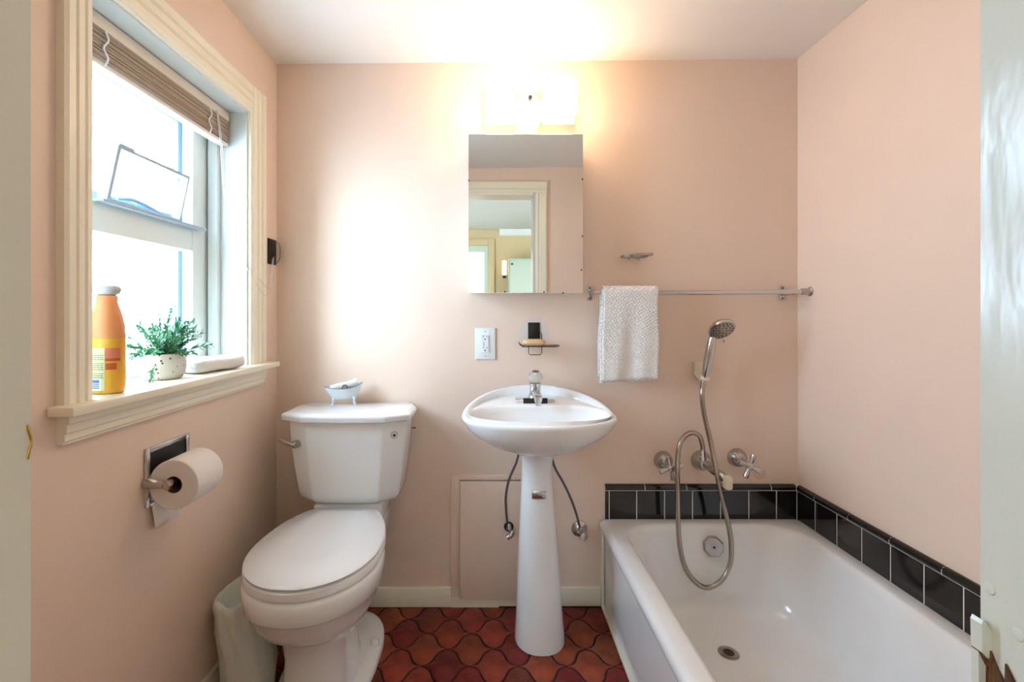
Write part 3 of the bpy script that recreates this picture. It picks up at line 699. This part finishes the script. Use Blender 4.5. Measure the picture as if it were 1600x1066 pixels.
# ================================================================ MIRROR CABINET
mc = thing('medicine_cabinet', 'mirrored medicine cabinet on the wall above the sink', 'cabinet', (.12, YB, 1.17))
link('cabinet_body', B(-.076, .321, 1.664, YB-.0005, 1.174, 1.728, bev=.002), WHITE, mc)
link('mirror_door', B(-.079, .3245, 1.656, 1.6625, 1.171, 1.731, bev=.0008, seg=1), MIRROR, mc)
for px, py in ((732.5, 282), (910, 280), (910, 369), (908.5, 422), (789, 456), (850, 456.5), (880, 458)):
    p = pw(px, py, 1.656); link('mirror_clip', L((p[0], 1.6565, p[2]), (0, -1, 0), [(.0028, 0), (.0028, .0015), (.0015, .002)], n=10), DARK, mc)

# ================================================================ VANITY LIGHT
vl = thing('vanity_light', 'lit two shade wall light above the mirrored cabinet', 'lamp', (.14, YB, 1.85))
bm = BM(); prism(bm, [(.139+.052*math.cos(a), YB-.0005, 1.845+.075*math.sin(a)) for a in [2*PI*i/32 for i in range(32)]], (0, -.022, 0)); link('back_plate', bm, WHITE, vl, ang=50)
bm = BM(); lathe(bm, (.139, YB-.022, 1.80), (0, -1, 0), [(.034, 0), (.036, .02), (.028, .05), (.018, .06)], n=24); tube(bm, [(.06, 1.67, 1.852), (.139, 1.70, 1.848), (.22, 1.67, 1.852)], .012, n=12); link('arm', bm, WHITE, vl)
for x0, x1 in ((-.018, .084), (.190, .302)):
    link('halo_block_plate', B(x0-.004, x1+.004, 1.7185, 1.723, 1.791, 1.924, bev=.002), WHITE, vl)  # unseen plate added to keep lamp glow off the wall behind
    link('glass_shade', B(x0, x1, 1.622, 1.718, 1.795, 1.920, bev=.012, seg=3), SHADE, vl)
link('finial', L((.141, 1.70, 1.872), (0, -1, 0), [(.006, 0), (.006, .015), (.008, .018), (.0065, .024)], n=14), DARK, vl)

# ================================================================ OUTLET
ot = thing('wall_outlet', 'white two socket outlet plate on wall left of the black soap dish', 'outlet', (.0, YB, 1.0))
x0, _, z1 = pw(742.5, 512.5, 1.766); x1, _, z0 = pw(774, 562, 1.766)
link('cover_plate', B(x0, x1, YB-.006, YB-.0002, z0, z1, bev=.0025), WHITE, ot)
xc = (x0+x1)/2; zc = (z0+z1)/2
rc = link('receptacle', B(xc-.0165, xc+.0165, YB-.0085, YB-.0055, zc-.034, zc+.034, bev=.001, seg=1), WHITE, ot)
bm = BM()
for s_ in (-1, 1):
    zz = zc+s_*.021+.003
    box(bm, xc-.0075, xc-.0058, YB-.009, YB-.0080, zz, zz+.008); box(bm, xc+.0050, xc+.0067, YB-.009, YB-.0080, zz, zz+.007)
    lathe(bm, (xc-.0008, YB-.0082, zz-.007), (0, -1, 0), [(.0026, 0), (.0026, .0008)], n=10)
box(bm, xc+.0125, xc+.0138, YB-.009, YB-.0080, zc-.03, zc+.03); box(bm, xc-.006, xc-.0045, YB-.009, YB-.0080, zc-.008, zc+.006)
link('slots', bm, DARK, rc, smooth=False)
bm = BM(); 
for zz in (zc+.046, zc-.046): lathe(bm, (xc, YB-.0062, zz), (0, -1, 0), [(.0022, 0), (.0018, .0008)], n=10)
bm.free()
for zz in (zc+.046, zc-.046): link('screw', L((xc, YB-.0062, zz), (0, -1, 0), [(.0022, 0), (.0018, .0008)], n=10), GREY, ot)

# ================================================================ SOAP DISH
sd = thing('soap_dish', 'black wire soap dish on a square black wall mount above the sink', 'soap dish', (.16, YB, .98))
a = pw(825, 504, 1.768); b = pw(843.5, 531, 1.768)
link('wall_mount', B(a[0], b[0], YB-.0045, YB-.001, b[2], a[2], bev=.001), BLACK, sd)
def P2(px, py, Y): return pw(px, py, Y)
bm = BM()
hk = [P2(826, 520, 1.762), P2(826, 536, 1.758), P2(826, 552, 1.757), P2(828, 554.5, 1.757), P2(844, 554.5, 1.757), P2(846.5, 552, 1.757), P2(846.5, 536, 1.758), P2(846.5, 523, 1.762), P2(844, 520, 1.762), P2(834, 520, 1.762)]
tube(bm, hk, .0016, n=6, smooth=False)
zb = .980; xa, xb = .108, .245
loop = [(xa-.004, 1.755, zb+.012), (xa+.002, 1.755, zb), (xb-.02, 1.755, zb), (xb, 1.745, zb+.002), (xb+.002, 1.700, zb+.002), (xb-.012, 1.688, zb), (xa+.008, 1.688, zb), (xa-.006, 1.69, zb+.012), (xa-.004, 1.755, zb+.012)]
tube(bm, loop, .0018, n=6, smooth=False)
for i in range(7):
    x = xa+.012+i*.019; tube(bm, [(x, 1.756, zb), (x, 1.72, zb-.002), (x, 1.688, zb)], .0013, n=6, per=3)
tube(bm, [(xa+.005, 1.72, zb-.003), (xb-.003, 1.72, zb-.003)], .0013, n=6, per=2)
link('wire_basket', bm, BLACK, sd)
bm = BM(); rings(bm, [rrect(.158, 1.722, .028, .012, .012, zb+.003), rrect(.158, 1.722, .041, .022, .02, zb+.007), rrect(.158, 1.722, .043, .024, .022, zb+.014), rrect(.158, 1.722, .038, .02, .018, zb+.022), rrect(.158, 1.722, .02, .009, .008, zb+.0255)])
tag(link('soap_bar', bm, SOAP, ang=60), 'peach oval soap bar lying in the black wire dish', 'soap')

# ================================================================ CHROME RING DISH HOLDER
rh = thing('ring_holder', 'small oval chrome wire holder on the wall above the towel rail', 'holder', (.53, YB, 1.32))
bm = BM(); cxr, zrr = .536, 1.312
tube(bm, [(cxr+.056*math.cos(2*PI*i/28), 1.728+.034*math.sin(2*PI*i/28), zrr+.004*math.cos(2*PI*i/28)) for i in range(29)], .0048, n=8, smooth=False)
link('oval_ring', bm, SATIN, rh)
bm = BM(); tube(bm, [(cxr-.040, 1.704, zrr-.003), (cxr-.02, 1.705, zrr-.010), (cxr+.02, 1.705, zrr-.010), (cxr+.040, 1.704, zrr-.001)], .0025, n=8)
link('cross_bar', bm, SATIN, rh)
for d in (-.018, .018): link('bracket', B(cxr+d-.004, cxr+d+.004, 1.755, YB-.0005, zrr-.010, zrr+.004, bev=.001), SATIN, rh)

# ================================================================ TOWEL RAIL + TOWEL
tr = thing('towel_rail', 'chrome towel rail across the back wall above the bathtub', 'towel rail', (.77, 1.70, 1.18))
zb = 1.099+(490-457)*1.70/735
link('rod', T([(.372, 1.70, zb), (.76, 1.70, zb-.0015), (XR-.016, 1.70, zb+.003)], .0085, n=16, per=3), CHROME, tr)
for xx, nm in ((.370, 'flange'), (1.093, 'flange')):
    bm = BM(); box(bm, xx-.008, xx+.010, YB-.006, YB-.0005, zb-.027, zb+.027, bev=.003); box(bm, xx-.005, xx+.008, 1.694, YB-.005, zb-.009, zb+.009, bev=.003)
    f = link(nm, bm, SATIN, tr)
    for dz in (-.019, .019): link('screw', L((xx+.001, YB-.006, zb+dz), (0, -1, 0), [(.0035, 0), (.003, .002)], n=10), DARK, f)
link('end_cap', L((XR-.0005, 1.70, zb+.003), (-1, 0, 0), [(.017, 0), (.017, .003), (.012, .008), (.011, .032), (.0095, .034)], n=20), SATIN, tr)
def towel():
    x0, x1 = .398, .597; nu = 36
    def sheet(x0, x1, zb0, zb1, off, seed, flare=0):
        prof = []
        for k in range(15): prof.append((1.70+.013+off, zb1+(zb-zb1)*k/14))
        for k in range(1, 8):
            a = PI*k/8; prof.append((1.70+(.013+off)*math.cos(a), zb+(.012+off)*math.sin(a)))
        for k in range(25): prof.append((1.70-.013-off, zb-(zb-zb0)*k/24))
        bm = BM(); grid = []
        for i in range(nu+1):
            u = i/nu; row = []
            for j, (y, z) in enumerate(prof):
                dn = max(0, (zb-z))/.33; fr = 1 if j > 18 else .3
                wv = .006*math.sin(u*7+seed)+.004*math.sin(u*15+seed*2+dn*2)
                xx = x0+(x1-x0)*u - flare*dn*(1-u) + .002*math.sin(dn*9)*(1-2*u)
                row.append(bm.verts.new((xx, y+(-1 if j > 18 else 1)*wv*dn*fr, z-(.004*math.sin(u*3+seed))*dn)))
            grid.append(row)
        for i in range(nu):
            for j in range(len(prof)-1): bm.faces.new((grid[i][j], grid[i+1][j], grid[i+1][j+1], grid[i][j+1]))
        return bm
    t = thing('hanging_towel', 'white waffle hand towel draped over the chrome rail', 'towel', (.5, 1.7, .86))
    o = link('towel_front', sheet(x0+.004, x1, .862, .872, .006, 1.0, .006), WAFFLE, t, ang=80)
    sm = o.modifiers.new('s', 'SOLIDIFY'); sm.thickness = .006; sm.offset = 1
    o = link('towel_back', sheet(x0-.001, x1-.035, .853, .868, .0, 2.2, .010), WAFFLE, t, ang=80)
    sm = o.modifiers.new('s', 'SOLIDIFY'); sm.thickness = .005; sm.offset = 0
towel()

# ================================================================ TUB FAUCET + HAND SHOWER
tf = thing('tub_faucet', 'chrome three piece tub faucet with cross handles on the back wall', 'faucet', (.8, YB, .55))
def esc(px, py, cross, ph, nm):
    x, _, z = pw(px, py, 1.765)
    e = link('escutcheon', L((x, YB-.0005, z), (0, -1, 0), [(.036, 0), (.035, .006), (.029, .022), (.018, .036), (.012, .040)], n=28), SATIN, tf)
    if cross:
        cxp, _, czp = pw(cross[0], cross[1], 1.685)
        c = Vector((cxp, 1.690, czp)); bm = BM()
        link('stem', L((x+(cxp-x)*.6, 1.735, z+(czp-z)*.6), c-Vector((x, 1.735, z)), [(.009, -.01), (.009, .05)], n=12), CHROME, tf)
        nn = Vector((.05*(1 if cross[0] < 1100 else 1), -1, .05)).normalized(); lathe(bm, c+nn*-.008, nn, [(.009, 0), (.012, .004), (.012, .014), (.007, .019)], n=16)
        a, b, _ = basis(nn)
        for k in range(4):
            d = a*math.cos(ph+k*PI/2)+b*math.sin(ph+k*PI/2)
            lathe(bm, c+d*.006, d, [(.0065, 0), (.007, .010), (.0095, .028), (.0095, .036), (.006, .038)], n=12)
        link('cross_handle', bm, CHROME, tf)
esc(1037, 720, (1049, 733), R(14), 'l'); esc(1152, 715.5, (1172.5, 729.5), R(-24), 'r')
x, _, z = pw(1096, 720, 1.765)
link('escutcheon', L((x, YB-.0005, z), (0, -1, 0), [(.038, 0), (.037, .008), (.030, .028), (.022, .044), (.014, .048)], n=28), SATIN, tf)
bm = BM(); tube(bm, [(x, 1.73, z-.002), (x+.012, 1.69, z-.012), (x+.026, 1.655, z-.022), (x+.034, 1.635, z-.034)], lambda t: .016-.002*t, n=14); link('spout', bm, SATIN, tf)
bm = BM(); box(bm, x+.018, x+.046, 1.618, 1.650, z-.058, z-.012, bev=.009, seg=3); sp1 = link('spout_tip', bm, IVORY, tf); sp1['label'] = 'ivory spout tip'
dvx, _, dvz = pw(1098, 706, 1.70)
bm = BM(); lathe(bm, (dvx, 1.70, dvz-.034), (0, 0, 1), [(.009, 0), (.012, .006), (.012, .014), (.009, .018), (.009, .040), (.0075, .043)], n=8); link('diverter', bm, CHROME, tf, ang=15)
bm = BM(); lathe(bm, (x+.008, 1.690, z-.002), (.3, -.3, .9), [(.010, -.012), (.010, .010), (.006, .014)], n=12); link('diverter_knob', bm, CHROME, tf)

hs = thing('hand_shower', 'chrome hand shower with coiled steel hose looping into the tub', 'shower', (.78, 1.70, .87))
hb = Vector(pw(1101, 596, 1.715)); ht = Vector(pw(1113, 528, 1.685))
bm = BM(); tube(bm, [hb, hb.lerp(ht, .2), hb.lerp(ht, .5)+Vector((.0, 0, 0)), hb.lerp(ht, .8), ht, ht+Vector((.006, -.006, .016))], lambda t: .0095+.0065*math.sin(min(1, t*1.15)*PI)**1.0, n=16)
link('handle', bm, CHROME, hs)
hc = Vector(pw(1128, 514.5, 1.660)); hn = Vector((-.04, -.86, -.62)).normalized(); hn = Vector((.02, -.62, -.78)).normalized()
hn = Vector((.10, -.70, -.70)).normalized()
hd = link('shower_head', L(hc-hn*.014, hn, [(.014, -.016), (.030, -.008), (.043, .004), (.0475, .012), (.0475, .018), (.044, .021)], n=36), CHROME, hs)
link('face_plate', L(hc+hn*.0065, hn, [(.041, 0), (.041, .0015), (.018, .002)], n=32), SATIN, hd)
bm = BM(); aa, bb_, _ = basis(hn)
for rr_, k in ((.034, 16), (.025, 10), (.014, 6)):
    for i in range(k):
        c = hc+hn*.008+aa*(rr_*math.cos(2*PI*i/k))+bb_*(rr_*math.sin(2*PI*i/k)); lathe(bm, c, hn, [(.0024, 0), (.0018, .0018)], n=6)
link('nozzles', bm, DARK, hd)
link('spray_lever', L(hc+bb_*.0+Vector((-.003, -.018, -.036)), (0, -.2, -1), [(.003, 0), (.003, .010)], n=8), SATIN, hd)
hosep = [(1099, 597, 1.712), (1097, 615, 1.70), (1099, 640, 1.70), (1104, 665, 1.70), (1110, 690, 1.695), (1115, 715, 1.68), (1121, 745, 1.66), (1130, 785, 1.655), (1138, 820, 1.66), (1142.5, 850, 1.66), (1141, 880, 1.655), (1129, 905, 1.65), (1108, 918.5, 1.65), (1088, 911, 1.65), (1071, 888, 1.655), (1062.5, 855, 1.66), (1059.5, 815, 1.66), (1059, 770, 1.66), (1058.5, 735, 1.665), (1060, 705, 1.68), (1067, 685, 1.69), (1080, 676.5, 1.70), (1092, 681, 1.70), (1097, 694, 1.70), (1098, 705, 1.70)]
link('hose', T([pw(*p) for p in hosep], .0090, n=10, per=10, rib=.0045), HOSE, hs, ang=80)
link('hose_nut', L(pw(1099, 600, 1.713), (pw(1113, 528, 1.685)[0]-pw(1101, 596, 1.715)[0], -.03, .16), [(.008, -.008), (.0095, 0), (.0095, .010), (.0085, .012)], n=12), SATIN, hs)
hh = thing('shower_bracket', 'ivory plastic shower bracket on the wall behind the hand shower', 'bracket', (.76, YB, .87))
x, _, z = pw(1098, 581, 1.74)
bm = BM(); prism(bm, [(x-.026, YB-.0005, z+.034), (x+.020, YB-.0005, z+.034), (x+.020, YB-.0005, z-.034), (x-.010, YB-.0005, z-.034), (x-.026, YB-.0005, z-.012)], (0, -.022, 0))
link('wall_block', bm, IVORY, hh, smooth=False)
cc = Vector(pw(1102, 589, 1.715)); ax = (ht-hb).normalized()
bm = BM(); lathe(bm, cc-ax*.012, ax, [(.0130, 0), (.0150, .002), (.0150, .014), (.0140, .016)], n=20, cap0=False, cap1=False)
lathe(bm, cc-ax*.012, ax, [(.0128, .016), (.0128, 0)], n=20, cap0=False, cap1=False)
link('clip', bm, IVORY, hh)

# ================================================================ TOILET PAPER
th = thing('paper_holder', 'chrome framed toilet paper holder on the left wall', 'paper holder', (XL, 1.17, .71))
a0, a1, z0, z1 = 1.093, 1.248, .645, .783
bm = BM()
for (ya, yb, za, zb_) in ((a0, a0+.012, z0, z1), (a1-.012, a1, z0, z1), (a0+.012, a1-.012, z0, z0+.012), (a0+.012, a1-.012, z1-.012, z1)): box(bm, XL+.0005, XL+.008, ya, yb, za, zb_, bev=.002)
link('chrome_frame', bm, CHROME, th)
link('black_plate', B(XL+.0005, XL+.003, a0+.011, a1-.011, z0+.011, z1-.011), BLACK, th, smooth=False)
RX, RZ = -.744, .703
for yy in (1.085, 1.222):
    bm = BM(); tube(bm, [(XL+.004, yy+.010 if yy < 1.1 else yy+.006, RZ), (XL+.022, yy+.006, RZ), (RX-.020, yy, RZ+.001), (RX-.010, yy, RZ)], lambda t: .0125-.0045*t, n=8, per=4)
    lathe(bm, (RX-.002, yy-.006, RZ), (0, 1, 0), [(.009, 0), (.0115, .003), (.0115, .010), (.009, .013)], n=8); link('arm', bm, SATIN, th, ang=20)
link('spindle', L((RX-.002, 1.088, RZ-.0), (0, 1, 0), [(.0095, 0), (.0095, .135)], n=16), SATIN, th)
tp = thing('toilet_roll', 'white toilet paper roll with a loose end on the holder', 'toilet paper', (RX, 1.16, .64))
bm = BM(); RC = (RX, 1.102, RZ-.006)
lathe(bm, RC, (0, 1, 0), [(.020, .001), (.057, 0), (.0585, .002), (.0585, .103), (.057, .105), (.020, .104), (.020, .001)], n=48, cap0=False, cap1=False); link('paper', bm, PAPER, tp)
bm = BM(); lathe(bm, RC, (0, 1, 0), [(.0198, .001), (.0198, .104), (.0187, .104), (.0187, .001), (.0198, .001)], n=32, cap0=False, cap1=False); link('core', bm, CORE, tp)
bm = BM(); rows = []
for k in range(9):
    t_ = k/8; zz = RZ-.010-.102*t_; xx = RX-.0588+.0*t_+.012*t_*t_; sh = .004*math.sin(t_*3)
    rows.append([bm.verts.new((xx+.002*math.sin(i*.9), 1.104+.101*i/8+sh-(.010*t_ if i > 4 else -.004*t_), zz-(.004*i/8*t_))) for i in range(9)])
for k in range(8):
    for i in range(8): bm.faces.new((rows[k][i], rows[k][i+1], rows[k+1][i+1], rows[k+1][i]))
o = link('loose_sheet', bm, PAPER, tp); sm = o.modifiers.new('s', 'SOLIDIFY'); sm.thickness = .0008

# ================================================================ BIN
bn = thing('waste_bin', 'small waste bin lined with a translucent white bag behind the toilet', 'bin', (-.726, 1.37, 0))
def oval(r, z, w_=lambda a: 1): return [(-.695-.031*min(1, z/.29)+(.95-.25*min(1, z/.29))*r*w_(a)*math.cos(a), 1.37+r*w_(a)*math.sin(a), z) for a in [2*PI*i/60 for i in range(60)]]
bm = BM(); rings(bm, [oval(r, z) for r, z in ((.060, .001), (.062, .01), (.082, .27), (.084, .275), (.078, .275), (.064, .02))]); link('bin_body', bm, mat('bin_plastic', (190, 205, 196), .4), bn, ang=60)
bm = BM(); RS = []
for z, r in ((.004, .062), (.03, .070), (.08, .084), (.14, .082), (.20, .089), (.25, .088), (.28, .091), (.295, .088), (.298, .080), (.29, .075), (.24, .072), (.235, .03)):
    ring = oval(r, z, lambda a: 1+.03*math.sin(a*9+z*30)+.022*math.sin(a*17+z*11)*min(1, z*6))
    RS.append([(x, y, z_+(.006*math.sin(x*90) if z_ > .25 else 0)) for x, y, z_ in ring])
rings(bm, RS); link('bag', bm, BAG, bn, ang=80)

# ================================================================ SILL THINGS
SZ = .9282
bo = thing('shampoo_bottle', 'orange shampoo bottle with pearl cap at the near end of the sill', 'bottle', (-.823, 1.01, SZ))
bx, by = -.8265, 1.012
def ov(r, z, k=.62, n=40, rx=None):
    r = r; return [(bx+r*math.cos(2*PI*i/n), by+r*k*math.sin(2*PI*i/n), SZ+z) for i in range(n)]
body = [(.030, 0), (.0355, .003), (.037, .012), (.037, .100), (.0365, .125), (.034, .145), (.029, .165), (.024, .180), (.0205, .190), (.0195, .196), (.0195, .208), (.017, .210)]
def body_r(z):
    for (r0, z0), (r1, z1) in zip(body, body[1:]):
        if z0 <= z <= z1: return r0+(r1-r0)*(z-z0)/max(1e-6, z1-z0)
kf = lambda z: .66+.34*max(0, min(1, (z-.12)/.07))
bm = BM(); rings(bm, [ov(body_r(z), z, kf(z)) for z in (0, .003, .012, .04, .08, .100, .118)]); link('lower_body', bm, BOTY, bo, ang=60)
bm = BM(); rings(bm, [ov(body_r(z), z, kf(z)) for z in (.1182, .125, .135, .145, .155, .165, .173, .180, .190, .196, .208, .2099)]); link('upper_body', bm, BOTTLE, bo, ang=60)
bm = BM(); rings(bm, [ov(r, z, .8) for r, z in ((.017, .210), (.024, .214), (.027, .220), (.026, .227), (.020, .231), (.008, .233))]); link('cap', bm, CAP, bo, ang=60)
def wrap(u0, u1, z0, z1, m, name, par, out=.0006):    # patch following the front face; u in -1..1 across
    bm = BM(); n = 10; R_ = []
    for i in range(n+1):
        u = u0+(u1-u0)*i/n; a = -PI/2+math.asin(max(-1, min(1, u)))
        R_.append([bm.verts.new((bx+(body_r(z)+out)*math.cos(a), by+(body_r(z)*kf(z)+out)*math.sin(a), SZ+z)) for z in (z0, (z0+z1)/2, z1)])
    for i in range(n):
        for j in range(2): bm.faces.new((R_[i][j], R_[i+1][j], R_[i+1][j+1], R_[i][j+1]))
    o = link(name, bm, m, par); return o
lab = wrap(-.75, .38, .008, .098, LABEL, 'back_label', bo)
wrap(.40, .95, .076, .098, mat('salmon_label', (226, 130, 96), .4), 'side_band', bo); wrap(.40, .95, .070, .076, REDL, 'side_band', bo); wrap(.42, .85, .052, .066, REDL, 'side_mark', bo)
bm = BM()
for i in range(12):
    zz = .082-i*.0043
    if i in (3, 8): continue
    u = -.62
    while u < .30:
        wd = random.uniform(.05, .14); u2 = min(.33, u+wd)
        a0_, a1_ = -PI/2+math.asin(u), -PI/2+math.asin(u2)
        vs = [(bx+(.0372+.0009)*math.cos(a), by+(.0372*.66+.0009)*math.sin(a), SZ+z) for a, z in ((a0_, zz), (a1_, zz), (a1_, zz+.0016), (a0_, zz+.0016))]
        bm.faces.new([bm.verts.new(v) for v in vs]); u = u2+.03
o = link('label_text', bm, INK, lab, smooth=False); o['kind'] = 'stuff'
wrap(-.50, .22, .009, .034, WHITE, 'barcode_box', lab, .0012)
for zz in (.013, .017, .021): wrap(-.36, .14, zz, zz+.0022, NAVY, 'barcode_line', lab, .0017)
wrap(-.36, .14, .025, .031, NAVY, 'barcode_line', lab, .0017)

px_, py_ = -.861, 1.235
pl = thing('potted_plant', 'green sprig plant in a white speckled pot on the window sill', 'plant', (px_, py_, SZ))
link('pot', L((px_, py_, SZ), (0, 0, 1), [(.038, 0), (.044, .003), (.050, .014), (.0525, .030), (.052, .048), (.0495, .060), (.0485, .066), (.0465, .066), (.047, .050), (.045, .045)], n=40), POT, pl, ang=60)
link('soil', L((px_, py_, SZ+.045), (0, 0, 1), [(.0455, 0), (.044, .006), (.01, .009)], n=24), mat('dark_soil', (60, 48, 38), .9, bump=.8, bscale=200), pl)
LXMIN = -.925
def sprig(dirv, ln, droop):
    bm = BM(); base = Vector((px_+random.uniform(-.02, .02), py_+random.uniform(-.02, .02), SZ+.05)); d = Vector(dirv).normalized()
    pts = [base]; p = base.copy(); dd = d.copy()
    for k in range(6):
        dd = (dd+Vector((0, 0, -droop))).normalized(); p = p+dd*ln/6
        if p.x < LXMIN: p.x = LXMIN+.002
        pts.append(p.copy())
    tube(bm, pts, lambda t: .0013-.0006*t, n=5, per=2)
    cm = catmull(pts, 4)
    for i in range(4, len(cm), 1):
        tn = (cm[i]-cm[i-1]).normalized(); a, b, _ = basis(tn)
        for s_ in (0, 1):
            ph = random.uniform(0, 2*PI) if s_ == 0 else ph+PI
            out = (tn*random.uniform(.6, 1.1)+(a*math.cos(ph)+b*math.sin(ph))*.9).normalized(); ll = random.uniform(.012, .022)*(1.1-.4*i/len(cm))
            w_ = tn.cross(out).normalized()*.0027; q0 = cm[i]; q1 = q0+out*ll*.55; q2 = q0+out*ll+Vector((0, 0, .001)); nrm = out.cross(w_).normalized()*.0007
            if q2.x < LXMIN: continue
            v = [bm.verts.new(x_) for x_ in (q0, q1+w_, q2, q1-w_, q1+nrm)]
            for f in ((0, 1, 4), (1, 2, 4), (2, 3, 4), (3, 0, 4)): bm.faces.new([v[k] for k in f])
            if random.random() < .5:
                q = q1; o2 = (out+a*random.uniform(-.7, .7)).normalized(); w2 = tn.cross(o2).normalized()*.0017; e = q+o2*ll*.7
                if e.x > LXMIN:
                    v = [bm.verts.new(x_) for x_ in (q, q+o2*ll*.35+w2, e, q+o2*ll*.35-w2)]; bm.faces.new(v)
    link('sprig', bm, LEAF, pl)
for i in range(34):
    a = 2*PI*i/34*5.4+random.uniform(-.2, .2); t_ = (i % 7)/7
    el = .5+1.9*random.random()
    sprig((math.cos(a)*.9+.15, math.sin(a), el), random.uniform(.085, .125), .05 if el > 1 else .12)
sprig((.4, -.9, .6), .12, .10); sprig((.5, .9, .5), .125, .06); sprig((.3, .3, 2), .135, .0); sprig((.2, -.7, .2), .10, .35); sprig((.1, -.2, 2), .12, 0)

# rolled towel on sill
ft = BM(); RS = []; n_ = 30
A0 = Vector((-.853, 1.315, 0)); A1 = Vector((-.815, 1.50, 0)); ax_ = (A1-A0).normalized(); sd_ = Vector((ax_.y, -ax_.x, 0))
for k in range(15):
    t_ = k/14; c = A0.lerp(A1, t_); e = min(t_, 1-t_); sc = min(1, .72+.28*math.sqrt(min(1, e/.08)))
    r = []
    for i in range(n_):
        a = 2*PI*i/n_; x_ = math.copysign(abs(math.cos(a))**.6, math.cos(a))*.046*sc; z_ = math.copysign(abs(math.sin(a))**.7, math.sin(a))*.0205*sc*(1+.05*math.sin(t_*11+i))
        r.append(c+sd_*x_+Vector((0, 0, SZ+.0215+z_)))
    RS.append(r)
rings(ft, RS)
t = thing('folded_towel', 'small white terry towel rolled up on the window sill', 'towel', (-.83, 1.4, SZ))
link('roll', ft, TOWEL, t, ang=80)
bm = BM(); e_ = A0-ax_*.001
tube(bm, [e_+sd_*(.034*math.cos(a)*(1-a/14))+Vector((0, 0, SZ+.0215+.013*math.sin(a)*(1-a/14))) for a in [i*.5 for i in range(22)]], .0016, n=6, per=2); link('rolled_edge', bm, TOWEL, t)

for o in bpy.data.objects:
    if '_w' in o: del o['_w']
